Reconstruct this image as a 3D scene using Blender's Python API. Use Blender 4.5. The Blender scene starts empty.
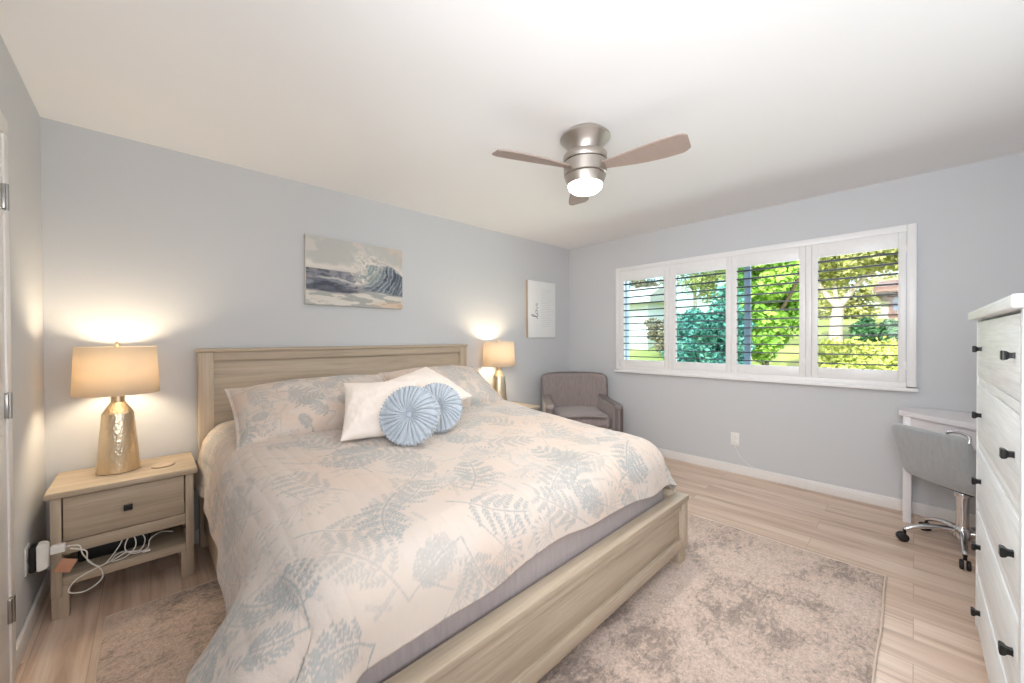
import bpy, bmesh, math, random
import numpy as np
from mathutils import Vector, Matrix, Euler
PI = math.pi
C = bpy.context.scene.collection
sc = bpy.context.scene
rnd = random.Random(7)

# ------------------------------------------------------------------ camera
CAM_H = 1.284
def cam_axes(yaw, pitch, roll):
    F = Vector((math.cos(yaw)*math.cos(pitch), math.sin(yaw)*math.cos(pitch), math.sin(pitch)))
    R = Vector((math.sin(yaw), -math.cos(yaw), 0)); U = R.cross(F)
    c, s = math.cos(roll), math.sin(roll)
    return F, R*c+U*s, U*c-R*s
F, R, U = cam_axes(math.radians(46.43), math.radians(-0.5), math.radians(-0.267))
cd = bpy.data.cameras.new('camera'); cam = bpy.data.objects.new('camera', cd); C.objects.link(cam)
cd.sensor_width = 36; cd.lens = 383/1024*36; cd.clip_start = 0.02; cd.clip_end = 300
m = Matrix((( R.x, U.x, -F.x, 0), (R.y, U.y, -F.y, 0), (R.z, U.z, -F.z, CAM_H), (0, 0, 0, 1)))
cam.matrix_world = m
sc.camera = cam

# ------------------------------------------------------------------ world, sun, large lights, exposure
w = bpy.data.worlds.new('world'); sc.world = w; w.use_nodes = True
nt = w.node_tree; bg = nt.nodes['Background']
sky = nt.nodes.new('ShaderNodeTexSky'); sky.sky_type = 'NISHITA'; sky.sun_disc = False
sky.sun_elevation = math.radians(42); sky.sun_rotation = math.radians(-110); sky.air_density = 1.2; sky.dust_density = 3.0
nt.links.new(sky.outputs[0], bg.inputs[0]); bg.inputs[1].default_value = 0.30
def light(name, kind, loc, energy, color=(1, 1, 1), target=None, **kw):
    d = bpy.data.lights.new(name, kind); d.energy = energy; d.color = color
    for k, v in kw.items(): setattr(d, k, v)
    o = bpy.data.objects.new(name, d); C.objects.link(o); o.location = loc
    if target is not None:
        o.rotation_euler = (Vector(target)-Vector(loc)).to_track_quat('-Z', 'Y').to_euler()
    return o
light('sun', 'SUN', (0, 0, 10), 3.2, (1, .95, .86), target=(7, -2.2, 2.5), angle=math.radians(1))
light('ceiling_fill', 'AREA', (.55, -.57, 1.3), 17.5, (.95, .975, 1), target=(1.4, 2.2, 2.5), shape='RECTANGLE', size=1.8, size_y=.5, spread=math.radians(155))  # added fill panel behind the camera, brightens ceiling and room
light('ceiling_fill_far', 'AREA', (2.35, -.58, 1.85), 1.5, (.95, .975, 1), target=(3.0, 1.5, 2.44), shape='RECTANGLE', size=1.4, size_y=.4)  # added unseen fill above the dresser, for the ceiling near the window wall
light('left_wall_fill', 'AREA', (-.34, .2, 1.75), 21, (.91, .955, 1), target=(4.0, 1.3, 1.45), shape='RECTANGLE', size=1.3, size_y=1.1, spread=math.radians(110))  # added fill panel at the left wall, brightens the window wall
light('window_fill', 'AREA', (6.3, 1.2, 3.3), 170, (.92, .96, 1), target=(3.2, 1.2, .9), shape='RECTANGLE', size=3.4, size_y=1.2)  # added area lamp outside, above the view, boosts the sky light coming in
light('low_window_fill', 'AREA', (6.4, 1.2, .15), 72, (.93, .965, 1), target=(3.0, 1.1, 2.3), shape='RECTANGLE', size=3.4, size_y=.8)  # added area lamp below sill height, stands in for light off the ground
sc.view_settings.view_transform = 'Standard'; sc.view_settings.look = 'None'
sc.view_settings.exposure = 0.80; sc.view_settings.gamma = 1.0; sc.view_settings.use_curve_mapping = False
sc.cycles.max_bounces = 14; sc.cycles.diffuse_bounces = 7; sc.cycles.transparent_max_bounces = 16
sc.cycles.sample_clamp_indirect = 4.0; sc.cycles.use_denoising = True

# ------------------------------------------------------------------ room dimensions
XB, YA, XL, YC, H = 4.01, 3.12, -.392, -.66, 2.44

# ------------------------------------------------------------------ materials
def srgb(r, g, b):
    f = lambda c: (c/255/12.92) if c/255 <= .04045 else ((c/255+.055)/1.055)**2.4
    return (f(r), f(g), f(b), 1)
class NT:
    def __init__(s, name, rough=.6, metal=0.0, color=None):
        s.m = bpy.data.materials.new(name); s.m.use_nodes = True
        s.t = s.m.node_tree; s.b = s.t.nodes['Principled BSDF']; s.out = s.t.nodes['Material Output']
        s.b.inputs['Roughness'].default_value = rough; s.b.inputs['Metallic'].default_value = metal
        if color: s.b.inputs['Base Color'].default_value = color
    def n(s, typ, **kw):
        nd = s.t.nodes.new(typ)
        for k, v in kw.items():
            if k.startswith('i_'): nd.inputs[k[2:]].default_value = v
            else: setattr(nd, k, v)
        return nd
    def l(s, a, b): s.t.links.new(a, b)
    def coords(s, scale, rot=(0, 0, 0)):
        tc = s.n('ShaderNodeTexCoord'); mp = s.n('ShaderNodeMapping')
        mp.inputs['Scale'].default_value = scale; mp.inputs['Rotation'].default_value = rot
        s.l(tc.outputs['Object'], mp.inputs[0]); return mp.outputs[0]
    def noise(s, vec, scale=1, detail=4, rough=.55, dist=0):
        nd = s.n('ShaderNodeTexNoise'); nd.inputs['Scale'].default_value = scale; nd.inputs['Detail'].default_value = detail
        nd.inputs['Roughness'].default_value = rough; nd.inputs['Distortion'].default_value = dist
        s.l(vec, nd.inputs['Vector']); return nd.outputs[0]
    def ramp(s, fac, stops):
        nd = s.n('ShaderNodeValToRGB'); e = nd.color_ramp.elements
        while len(e) < len(stops): e.new(.5)
        for k, (p, c) in enumerate(stops): e[k].position = p; e[k].color = c
        s.l(fac, nd.inputs[0]); return nd.outputs[0]
    def mix(s, fac, a, b, mode='MIX'):
        nd = s.n('ShaderNodeMix', data_type='RGBA', blend_type=mode)
        for sock, v in ((nd.inputs[0], fac), (nd.inputs[6], a), (nd.inputs[7], b)):
            if hasattr(v, 'links'): s.l(v, sock)
            else: sock.default_value = v
        return nd.outputs[2]
    def bump(s, h, strength=.2, dist=.01):
        nd = s.n('ShaderNodeBump'); nd.inputs['Strength'].default_value = strength; nd.inputs['Distance'].default_value = dist
        s.l(h, nd.inputs['Height']); s.l(nd.outputs[0], s.b.inputs['Normal'])
    def base(s, c): s.l(c, s.b.inputs['Base Color'])
def plain(name, col, rough=.5, metal=0.0, bump=0, bscale=200):
    t = NT(name, rough, metal, col)
    v = t.coords((1, 1, 1)); h = t.noise(v, bscale if bump else 30, 3)
    c2 = tuple(x*.93 for x in col[:3])+(1,)
    t.base(t.mix(h, col, c2))
    if bump: t.bump(h, bump, .004)
    return t.m
def wood(name, axis, light_, mid, dark, rough=.55, k=1.0):
    t = NT(name, rough)
    s = [26*k, 26*k, 26*k]; s[axis] = 1.3*k
    v = t.coords(tuple(s)); a = t.noise(v, 1, 6, .62, .6)
    s2 = [160*k, 160*k, 160*k]; s2[axis] = 5*k
    b = t.noise(t.coords(tuple(s2)), 1, 3, .6)
    c = t.ramp(a, [(.28, dark), (.5, mid), (.72, light_)])
    fine = t.ramp(b, [(.3, (.80, .79, .78, 1)), (.7, (1, 1, 1, 1))])
    big = t.noise(t.coords((2.2, 2.2, 2.2)), 1, 2)
    c = t.mix(.8, c, fine, 'MULTIPLY')
    t.base(t.mix(t.ramp(big, [(.35, (.0, .0, .0, 1)), (.7, (.25, .25, .25, 1))]), c, light_))
    t.bump(b, .12, .002)
    return t.m
M = {}
OAK = (srgb(202, 186, 165), srgb(187, 170, 149), srgb(167, 150, 131))
for i, a in enumerate('xyz'): M['oak_'+a] = wood('weathered_oak_'+a, i, *OAK)
WW = (srgb(250, 253, 254), srgb(246, 250, 251), srgb(234, 239, 241))
for i, a in enumerate('xz'): M['white_wood_'+a] = wood('whitewashed_wood_'+a, (0, 2)[i], *WW, rough=.5)
M['white_trim'] = plain('white_trim_paint', srgb(238, 234, 231), .35)
M['white_panel'] = plain('white_shutter_paint', srgb(240, 238, 237), .35)
M['louver'] = plain('backlit_louver', srgb(40, 40, 50), .85)  # white louvers seen against the light; that darkness is put into the colour
M['white_plastic'] = plain('white_plastic', srgb(240, 238, 234), .35)
M['black'] = plain('black_metal', srgb(22, 21, 22), .4)
M['black_plastic'] = plain('black_plastic', srgb(18, 17, 17), .5)
M['chrome'] = plain('chrome', srgb(225, 225, 228), .12, 1.0)
M['nickel'] = plain('brushed_nickel', srgb(190, 182, 174), .40, 1.0)
M['steel'] = plain('satin_steel', srgb(170, 168, 165), .35, 1.0)
M['dark_gap'] = plain('dark_seam', srgb(70, 62, 56), .6)
M['copper_tag'] = plain('copper_pink_tag', srgb(214, 160, 132), .5)
M['desk_white'] = plain('desk_lacquer', srgb(240, 236, 238), .35)
M['slate_screen'] = plain('window_vinyl', srgb(120, 140, 160), .5)
M['vinyl'] = plain('pale_window_vinyl', srgb(196, 206, 222), .5)

t = NT('wall_paint', .85); v = t.coords((1, 1, 1)); h = t.noise(v, 140, 3)
t.base(t.mix(t.noise(v, 1.2, 2), srgb(205, 206, 208), srgb(202, 203, 206))); t.bump(h, .12, .004); M['wall'] = t.m
t = NT('ceiling_paint', .9); v = t.coords((1, 1, 1)); h = t.noise(v, 120, 3)
t.base(t.mix(t.noise(v, 1, 2), srgb(240, 239, 239), srgb(237, 236, 236))); t.bump(h, .08, .004); M['ceil'] = t.m

t = NT('plank_floor', .34)
v = t.coords((1, 1, 1), (0, 0, PI/2))
br = t.n('ShaderNodeTexBrick'); br.offset = .37; br.squash = 1
t.l(v, br.inputs['Vector'])
br.inputs['Color1'].default_value = (0, 0, 0, 1); br.inputs['Color2'].default_value = (1, 1, 1, 1); br.inputs['Mortar'].default_value = (.5, .5, .5, 1)
br.inputs['Scale'].default_value = 1; br.inputs['Mortar Size'].default_value = .0014; br.inputs['Brick Width'].default_value = 1.22; br.inputs['Row Height'].default_value = .18
gv = t.coords((16, .9, 1)); vm = t.n('ShaderNodeVectorMath', operation='MULTIPLY_ADD')
t.l(br.outputs['Color'], vm.inputs[0]); vm.inputs[1].default_value = (9, 5, 3); t.l(gv, vm.inputs[2])
g = t.noise(vm.outputs[0], 1, 6, .6, .7)
c = t.ramp(g, [(.3, srgb(192, 163, 142)), (.5, srgb(228, 202, 182)), (.68, srgb(241, 222, 206))])
fine = t.noise(t.coords((130, 4, 1)), 1, 3)
c = t.mix(.6, c, t.ramp(fine, [(.3, (.86, .85, .84, 1)), (.7, (1, 1, 1, 1))]), 'MULTIPLY')
tone = t.ramp(br.outputs['Color'], [(0, (.93, .92, .91, 1)), (1, (1.0, 1.0, 1.0, 1))])
c = t.mix(1.0, c, tone, 'MULTIPLY')
c = t.mix(br.outputs['Fac'], c, srgb(186, 162, 140))
t.base(c); t.bump(fine, .05, .002); M['floor'] = t.m

t = NT('rug_pile', .95)
v = t.coords((1, 1, 1))
n1 = t.noise(v, 3.2, 6, .68, .8); n2 = t.noise(t.coords((14, 34, 14)), 1, 4, .7, 1.5); n3 = t.noise(v, 190, 2, .6)
n4 = t.noise(t.coords((1, 1, 1)), 9, 4, .7, 2.5)
ma = t.n('ShaderNodeMath', operation='MULTIPLY_ADD'); t.l(n4, ma.inputs[0]); ma.inputs[1].default_value = .45; t.l(n1, ma.inputs[2])
mb_ = t.n('ShaderNodeMath', operation='MULTIPLY_ADD'); t.l(n2, mb_.inputs[0]); mb_.inputs[1].default_value = .6; t.l(ma.outputs[0], mb_.inputs[2])
c = t.ramp(mb_.outputs[0], [(.0, srgb(158, 143, 135)), (.34, srgb(184, 166, 155)), (.58, srgb(228, 206, 192)), (1.0, srgb(240, 220, 207))])
sc_n = t.n('ShaderNodeMapRange'); t.l(mb_.outputs[0], sc_n.inputs[0]); sc_n.inputs[1].default_value = .70; sc_n.inputs[2].default_value = 1.28
t.l(sc_n.outputs[0], c.node.inputs[0])
n5 = t.noise(t.coords((1, 1, 1)), 75, 3, .7)
c = t.mix(.8, c, t.ramp(n5, [(.34, (.74, .73, .72, 1)), (.6, (1.06, 1.06, 1.06, 1))]), 'MULTIPLY')
c = t.mix(.7, c, t.ramp(n3, [(.3, (.72, .71, .70, 1)), (.65, (1.06, 1.06, 1.06, 1))]), 'MULTIPLY')
t.base(c); t.bump(n3, .8, .01); M['rug'] = t.m
M['rug_edge'] = plain('rug_binding', srgb(222, 204, 188), .9, 0, .3)

def fabric(name, col, col2, scale=900, rough=.95, sheen=.3, bump=.25):
    t = NT(name, rough); v = t.coords((1, 1, 1))
    a = t.noise(v, scale, 2, .5); b = t.noise(t.coords((60, 60, 9)), 1, 4, .6)
    t.base(t.mix(t.ramp(t.mix(.5, a, b), [(.35, (0, 0, 0, 1)), (.65, (1, 1, 1, 1))]), col, col2)); t.bump(a, bump, .002)
    t.b.inputs['Sheen Weight'].default_value = sheen
    return t.m
M['tweed'] = fabric('taupe_tweed', srgb(158, 146, 143), srgb(132, 121, 121), 500)
M['velvet'] = fabric('grey_velvet', srgb(166, 168, 170), srgb(150, 152, 155), 300, .9, .6)
M['lavender'] = fabric('mauve_grey_ticking', srgb(182, 170, 168), srgb(164, 152, 151), 400)
M['white_knit'] = fabric('ivory_knit', srgb(241, 230, 221), srgb(239, 227, 218), 420, .95, .2, .5)
M['blue_velvet'] = fabric('powder_blue_velvet', srgb(180, 188, 197), srgb(166, 176, 187), 500, .8, .5)
M['linen_back'] = fabric('cream_backing', srgb(232, 220, 206), srgb(226, 213, 198))

def vcol(name, rough=.9, bumpn=600, sheen=.15):
    t = NT(name, rough); a = t.n('ShaderNodeVertexColor', layer_name='print')
    t.base(a.outputs[0]); h = t.noise(t.coords((1, 1, 1)), bumpn, 2); t.bump(h, .35, .004)
    t.b.inputs['Sheen Weight'].default_value = sheen
    return t.m
M['quilt'] = vcol('fern_print_cotton', .9, 95); M['paint'] = vcol('painted_canvas', .7, 350, 0)

def shade_mat():
    t = NT('linen_lamp_shade', .9, 0, srgb(250, 236, 212))
    tr = t.n('ShaderNodeBsdfTranslucent'); tr.inputs[0].default_value = srgb(242, 228, 202)
    df = t.n('ShaderNodeBsdfDiffuse'); df.inputs[0].default_value = srgb(236, 224, 208)
    weave = t.noise(t.coords((300, 300, 300)), 1, 2); mx = t.n('ShaderNodeMixShader')
    mr = t.n('ShaderNodeMapRange'); t.l(weave, mr.inputs[0]); mr.inputs[3].default_value = .30; mr.inputs[4].default_value = .35
    t.l(mr.outputs[0], mx.inputs[0]); t.l(df.outputs[0], mx.inputs[1]); t.l(tr.outputs[0], mx.inputs[2]); t.l(mx.outputs[0], t.out.inputs[0])
    return t.m
M['shade'] = shade_mat()
def hammered(name, col, rough):
    t = NT(name, rough, 1.0, col); v = t.coords((1, 1, .6)); vo = t.n('ShaderNodeTexVoronoi', feature='SMOOTH_F1'); vo.inputs['Scale'].default_value = 120
    t.l(v, vo.inputs['Vector']); t.bump(vo.outputs['Distance'], .6, .004)
    t.base(t.mix(t.noise(v, 40, 2), col, tuple(x*.86 for x in col[:3])+(1,)))
    return t.m
M['gold'] = hammered('hammered_champagne_metal', srgb(232, 214, 186), .34)
M['gold_smooth'] = plain('champagne_metal', srgb(228, 204, 168), .28, 1.0)
def emis(name, col, s):
    t = NT(name); t.b.inputs['Base Color'].default_value = col; t.b.inputs['Emission Color'].default_value = col; t.b.inputs['Emission Strength'].default_value = s
    return t.m
M['bulb'] = emis('warm_bulb', (1, .8, .55, 1), 8); M['glow_glass'] = emis('lit_opal_glass', (1, .96, .88, 1), 5)
def glassm(name, tint, refl=.05):
    t = NT(name); tb = t.n('ShaderNodeBsdfTransparent'); tb.inputs[0].default_value = tint
    gl = t.n('ShaderNodeBsdfGlossy'); gl.inputs['Roughness'].default_value = .02
    mx = t.n('ShaderNodeMixShader'); mx.inputs[0].default_value = refl
    t.l(tb.outputs[0], mx.inputs[1]); t.l(gl.outputs[0], mx.inputs[2]); t.l(mx.outputs[0], t.out.inputs[0]); return t.m
M['glass'] = glassm('window_glass', (.96, .98, .98, 1), .008)
M['screen'] = glassm('insect_screen', (.80, .90, .92, 1), .004)
def blade_mat():
    t = NT('fan_blade_taupe', .45); a = t.noise(t.coords((1.2, 30, 30)), 1, 4)
    t.base(t.mix(a, srgb(168, 150, 140), srgb(150, 132, 122))); return t.m
M['blade'] = blade_mat()
def leafm(name, c1, c2, c3, sc_=1.5):
    t = NT(name, .7); a = t.noise(t.coords((1, 1, 1)), sc_, 5, .7)
    t.base(t.ramp(a, [(.3, c1), (.5, c2), (.7, c3)]))
    return t.m
M['leaf_bright'] = leafm('bright_leaf', srgb(88, 140, 58), srgb(148, 198, 78), srgb(204, 228, 120))
M['leaf_olive'] = leafm('olive_leaf', srgb(132, 144, 78), srgb(188, 194, 120), srgb(222, 218, 170))
M['leaf_shaded'] = leafm('shaded_shrub_leaf', srgb(58, 118, 108), srgb(88, 150, 138), srgb(132, 182, 150))  # bluish shade on the big shrub is put into its leaf colour
M['leaf_dark'] = leafm('dark_green_leaf', srgb(50, 96, 60), srgb(78, 130, 84), srgb(110, 150, 90))
M['leaf_ivy'] = leafm('ground_ivy_leaf', srgb(106, 126, 50), srgb(168, 180, 82), srgb(206, 210, 130))
M['leaf_dry'] = leafm('dry_leaf', srgb(110, 98, 80), srgb(160, 146, 122), srgb(196, 186, 166))
M['bark'] = leafm('pale_bark', srgb(150, 136, 122), srgb(190, 180, 168), srgb(214, 206, 198), 6)
M['bark_dark'] = leafm('brown_bark', srgb(84, 68, 56), srgb(112, 96, 80), srgb(140, 124, 106), 6)
M['hill'] = leafm('hillside_turf', srgb(104, 118, 60), srgb(150, 160, 84), srgb(180, 170, 120), .8)
M['stucco'] = plain('white_stucco', srgb(236, 236, 238), .8, 0, .2)
M['roof_brown'] = plain('brown_shingle', srgb(120, 92, 80), .8, 0, .3, 40)
M['brown_siding'] = plain('brown_siding', srgb(120, 88, 80), .8)
M['roof_grey'] = plain('pale_roof', srgb(214, 208, 202), .8)
M['blue_pane'] = plain('bluish_pane', srgb(110, 130, 160), .2)

# ------------------------------------------------------------------ mesh helpers
class MB:
    def __init__(s): s.bm = bmesh.new()
    def add(s, b):
        me = bpy.data.meshes.new('tmp'); b.to_mesh(me); s.bm.from_mesh(me); bpy.data.meshes.remove(me); b.free()
    def box(s, x0, x1, y0, y1, z0, z1, bev=.003, seg=2, rot=None, fn=None, sub=0):
        b = bmesh.new(); bmesh.ops.create_cube(b, size=1)
        for v in b.verts: v.co = Vector((x0+(v.co.x+.5)*(x1-x0), y0+(v.co.y+.5)*(y1-y0), z0+(v.co.z+.5)*(z1-z0)))
        if sub: bmesh.ops.subdivide_edges(b, edges=b.edges[:], cuts=sub, use_grid_fill=True)
        if bev:
            ed = [e for e in b.edges if len(e.link_faces) == 2 and e.calc_face_angle(0) > .5]
            bmesh.ops.bevel(b, geom=ed, offset=bev, segments=seg, affect='EDGES', profile=.5)
        if fn:
            for v in b.verts: v.co = Vector(fn(v.co))
        if rot: bmesh.ops.transform(b, matrix=rot, verts=b.verts[:])
        s.add(b); return s
    def lathe(s, prof, c=(0, 0, 0), n=40, cap=True, fn=None):
        b = bmesh.new(); rings = []
        for r, z in prof:
            rings.append([b.verts.new((c[0]+r*math.cos(2*PI*k/n), c[1]+r*math.sin(2*PI*k/n), c[2]+z)) for k in range(n)])
        for a, d in zip(rings, rings[1:]):
            for k in range(n): b.faces.new((a[k], a[(k+1) % n], d[(k+1) % n], d[k]))
        if cap:
            b.faces.new(rings[0][::-1]); b.faces.new(rings[-1])
        if fn:
            for v in b.verts: v.co = Vector(fn(v.co))
        s.add(b); return s
    def tube(s, pts, r, n=8, smooth=0):
        P = [Vector(p) for p in pts]; rad = r if isinstance(r, (list, tuple)) else [r]*len(P)
        if smooth:
            Q, RR = [], []
            for i in range(len(P)-1):
                p0, p1, p2, p3 = P[max(i-1, 0)], P[i], P[i+1], P[min(i+2, len(P)-1)]
                for k in range(smooth):
                    u = k/smooth
                    Q.append(.5*((2*p1)+(p2-p0)*u+(2*p0-5*p1+4*p2-p3)*u*u+(3*p1-p0-3*p2+p3)*u**3)); RR.append(rad[i]*(1-u)+rad[i+1]*u)
            Q.append(P[-1]); RR.append(rad[-1]); P, rad = Q, RR
        b = bmesh.new(); rings = []; up = Vector((0, 0, 1))
        t0 = (P[1]-P[0]).normalized(); nrm = t0.orthogonal().normalized()
        for i, p in enumerate(P):
            tg = (P[min(i+1, len(P)-1)]-P[max(i-1, 0)]).normalized()
            nrm = (nrm-tg*nrm.dot(tg)).normalized(); bn = tg.cross(nrm)
            rings.append([b.verts.new(p+(nrm*math.cos(2*PI*k/n)+bn*math.sin(2*PI*k/n))*rad[i]) for k in range(n)])
        for a, d in zip(rings, rings[1:]):
            for k in range(n): b.faces.new((a[k], a[(k+1) % n], d[(k+1) % n], d[k]))
        b.faces.new(rings[0][::-1]); b.faces.new(rings[-1]); s.add(b); return s
    def prism(s, poly, z0, z1, bev=0, axis='z', rot=None):
        b = bmesh.new()
        lo = [b.verts.new((x, y, z0)) for x, y in poly]; hi = [b.verts.new((x, y, z1)) for x, y in poly]
        n = len(poly)
        b.faces.new(lo[::-1]); b.faces.new(hi)
        for k in range(n): b.faces.new((lo[k], lo[(k+1) % n], hi[(k+1) % n], hi[k]))
        bmesh.ops.recalc_face_normals(b, faces=b.faces[:])
        if bev:
            ed = [e for e in b.edges if e.calc_face_angle(0) > .5]
            bmesh.ops.bevel(b, geom=ed, offset=bev, segments=2, affect='EDGES')
        if axis == 'x':
            for v in b.verts: v.co = Vector((v.co.z, v.co.x, v.co.y))
        if axis == 'y':
            for v in b.verts: v.co = Vector((v.co.x, v.co.z, v.co.y))
        if rot: bmesh.ops.transform(b, matrix=rot, verts=b.verts[:])
        bmesh.ops.recalc_face_normals(b, faces=b.faces[:])
        s.add(b); return s
    def build(s, name, mat, parent=None, smooth=True, origin=None):
        me = bpy.data.meshes.new(name); bm = s.bm
        bmesh.ops.recalc_face_normals(bm, faces=bm.faces[:])
        if origin is not None: bmesh.ops.translate(bm, vec=-Vector(origin), verts=bm.verts[:])
        bm.to_mesh(me); bm.free()
        return link(name, me, mat, parent, smooth, origin)
def link(name, me, mat, parent=None, smooth=True, origin=None):
    me.materials.append(mat)
    if smooth:
        me.polygons.foreach_set('use_smooth', np.ones(len(me.polygons), dtype=bool))
        try: me.set_sharp_from_angle(angle=math.radians(38))
        except Exception: pass
    o = bpy.data.objects.new(name, me); C.objects.link(o)
    if origin is not None: o.location = origin
    if parent: o.parent = parent
    return o
def tag(o, label=None, cat=None, group=None, kind=None):
    for k, v in (('label', label), ('category', cat), ('group', group), ('kind', kind)):
        if v: o[k] = v
    return o
def thing(name, label, cat, loc=(0, 0, 0), rz=0, group=None):
    o = bpy.data.objects.new(name, None); C.objects.link(o); o.location = loc; o.rotation_euler = (0, 0, rz); o.empty_display_size = .1
    return tag(o, label, cat, group)
def struct(name, mb, mat, label=None, cat=None, parent=None, smooth=True):
    o = mb.build(name, mat, parent, smooth)
    if not parent: tag(o, label, cat, None, 'structure')
    return o
def copy_tree(o, parent=None):
    c = o.copy(); C.objects.link(c)
    if parent: c.parent = parent
    for ch in list(o.children): copy_tree(ch, c)
    return c
def mesh_np(name, V, Fq):
    V = np.asarray(V, dtype=np.float32); Fq = np.asarray(Fq, dtype=np.int32)
    me = bpy.data.meshes.new(name); k = Fq.shape[1]
    me.vertices.add(len(V)); me.vertices.foreach_set('co', V.ravel())
    me.loops.add(Fq.size); me.loops.foreach_set('vertex_index', Fq.ravel())
    me.polygons.add(len(Fq)); me.polygons.foreach_set('loop_start', np.arange(0, Fq.size, k, dtype=np.int32))
    me.update(calc_edges=True); me.validate(); return me
def grid_np(name, P, col=None, wrap=False):
    nv, nu = P.shape[:2]; idx = np.arange(nv*nu).reshape(nv, nu)
    if wrap: idx = np.concatenate([idx, idx[:, :1]], 1)
    Fq = np.stack([idx[:-1, :-1], idx[:-1, 1:], idx[1:, 1:], idx[1:, :-1]], -1).reshape(-1, 4)
    me = mesh_np(name, P.reshape(-1, 3), Fq)
    if col is not None:
        a = me.color_attributes.new('print', 'FLOAT_COLOR', 'POINT')
        cc = np.concatenate([col.reshape(-1, 3), np.ones((nv*nu, 1))], 1).astype(np.float32); a.data.foreach_set('color', cc.ravel())
    return me
def lin(c):
    c = np.asarray(c, dtype=float)/255; return np.where(c <= .04045, c/12.92, ((c+.055)/1.055)**2.4)
def sstep(a, b, x):
    u = np.clip((x-a)/(b-a), 0, 1); return u*u*(3-2*u)
def fbm(shape, base, octaves=5, seed=0, aspect=1.0):
    r = np.random.RandomState(seed); out = np.zeros(shape); amp = 1; tot = 0
    for o in range(octaves):
        ny, nx = int(base*2**o)+2, int(base*aspect*2**o)+2
        g = r.rand(ny, nx); y = np.linspace(0, ny-1.001, shape[0]); x = np.linspace(0, nx-1.001, shape[1])
        yi, xi = y.astype(int), x.astype(int); fy, fx = (y-yi)[:, None], (x-xi)[None]
        fy = fy*fy*(3-2*fy); fx = fx*fx*(3-2*fx)
        a = g[yi][:, xi]; b = g[yi][:, xi+1]; c = g[yi+1][:, xi]; d = g[yi+1][:, xi+1]
        out += amp*((a*(1-fx)+b*fx)*(1-fy)+(c*(1-fx)+d*fx)*fy); tot += amp; amp *= .55
    return out/tot

# ------------------------------------------------------------------ room shell
T = .12
struct('floor', MB().box(XL-T, XB+T, YC-T, YA+T, -.1, 0, 0), M['floor'], 'light brown wood plank floor of the bedroom', 'floor', smooth=False)
struct('ceiling', MB().box(XL-T, XB+T, YC-T, YA+T, H, H+.12, 0), M['ceil'], 'plain white ceiling above the bed', 'ceiling', smooth=False)
struct('wall_back', MB().box(XL-T, XB+T, YA, YA+T, 0, H, 0), M['wall'], 'pale blue grey wall behind the headboard', 'wall', smooth=False)
struct('wall_left', MB().box(XL-T, XL, YC, YA, 0, H, 0), M['wall'], 'pale grey wall with the door and plugged outlet', 'wall', smooth=False)
struct('wall_front', MB().box(XL-T, XB+T, YC-T, YC, 0, H, 0), M['wall'], 'pale grey wall behind the white dresser', 'wall', smooth=False)
WY0, WY1, WZ0, WZ1 = .03, 2.37, .93, 2.05
struct('wall_right', MB().box(XB, XB+T, YC, WY0, 0, H, 0).box(XB, XB+T, WY1, YA, 0, H, 0).box(XB, XB+T, WY0, WY1, 0, WZ0, 0).box(XB, XB+T, WY0, WY1, WZ1, H, 0),
       M['wall'], 'pale grey wall around the shuttered window', 'wall', smooth=False)
def baseboard(name, x0, x1, y0, y1, label):
    struct(name, MB().box(x0, x1, y0, y1, 0, .085, .004), M['white_trim'], label, 'baseboard')
baseboard('baseboard_back', XL, XB, YA-.014, YA, 'white baseboard along the wall behind the bed')
baseboard('baseboard_right', XB-.014, XB, YC, YA-.014, 'white baseboard under the shuttered window')
baseboard('baseboard_left', XL, XL+.014, 2.36, YA-.014, 'white baseboard under the left wall outlet')
baseboard('baseboard_front', .9, XB-.014, YC, YC+.014, 'white baseboard behind the white dresser')

# door on the left wall
DY0, DY1 = 1.58, 2.30
struct('trim_1', MB().box(XL, XL+.018, DY1, 2.36, 0, 2.045, .004).box(XL, XL+.018, DY0-.065, DY0, 0, 2.045, .004).box(XL, XL+.018, DY0-.065, 2.36, 2.045, 2.11, .004),
       M['white_trim'], 'white casing around the door in the left wall', 'trim')
d = struct('door_1', MB().box(XL, XL+.012, DY0, DY1, .008, 2.045, .002), M['white_panel'], 'white panelled door at the left edge', 'door')
for z0, z1 in ((.2, .95), (1.1, 1.9)):
    for y0, y1 in ((DY0+.1, DY0+.34), (DY0+.42, DY0+.66)):
        MB().box(XL+.012, XL+.017, y0, y1, z0, z1, .004).build('panel', M['white_panel'], d)
for z in (.29, 1.045, 1.81):
    MB().box(XL+.008, XL+.022, DY1-.022, DY1+.012, z-.045, z+.045, .003).lathe([(.006, -.048), (.006, .048)], (XL+.022, DY1-.002, z), 12).build('hinge', M['steel'], d)
MB().lathe([(.025, 0), (.025, .006), (.012, .012), (.012, .04), (.027, .05), (.03, .065), (.02, .078)], (0, 0, 0), 24).build('door_knob', M['steel'], d).matrix_local = Matrix.Translation((XL+.012, DY0+.06, 1.0)) @ Matrix.Rotation(PI/2, 4, 'Y')

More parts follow.
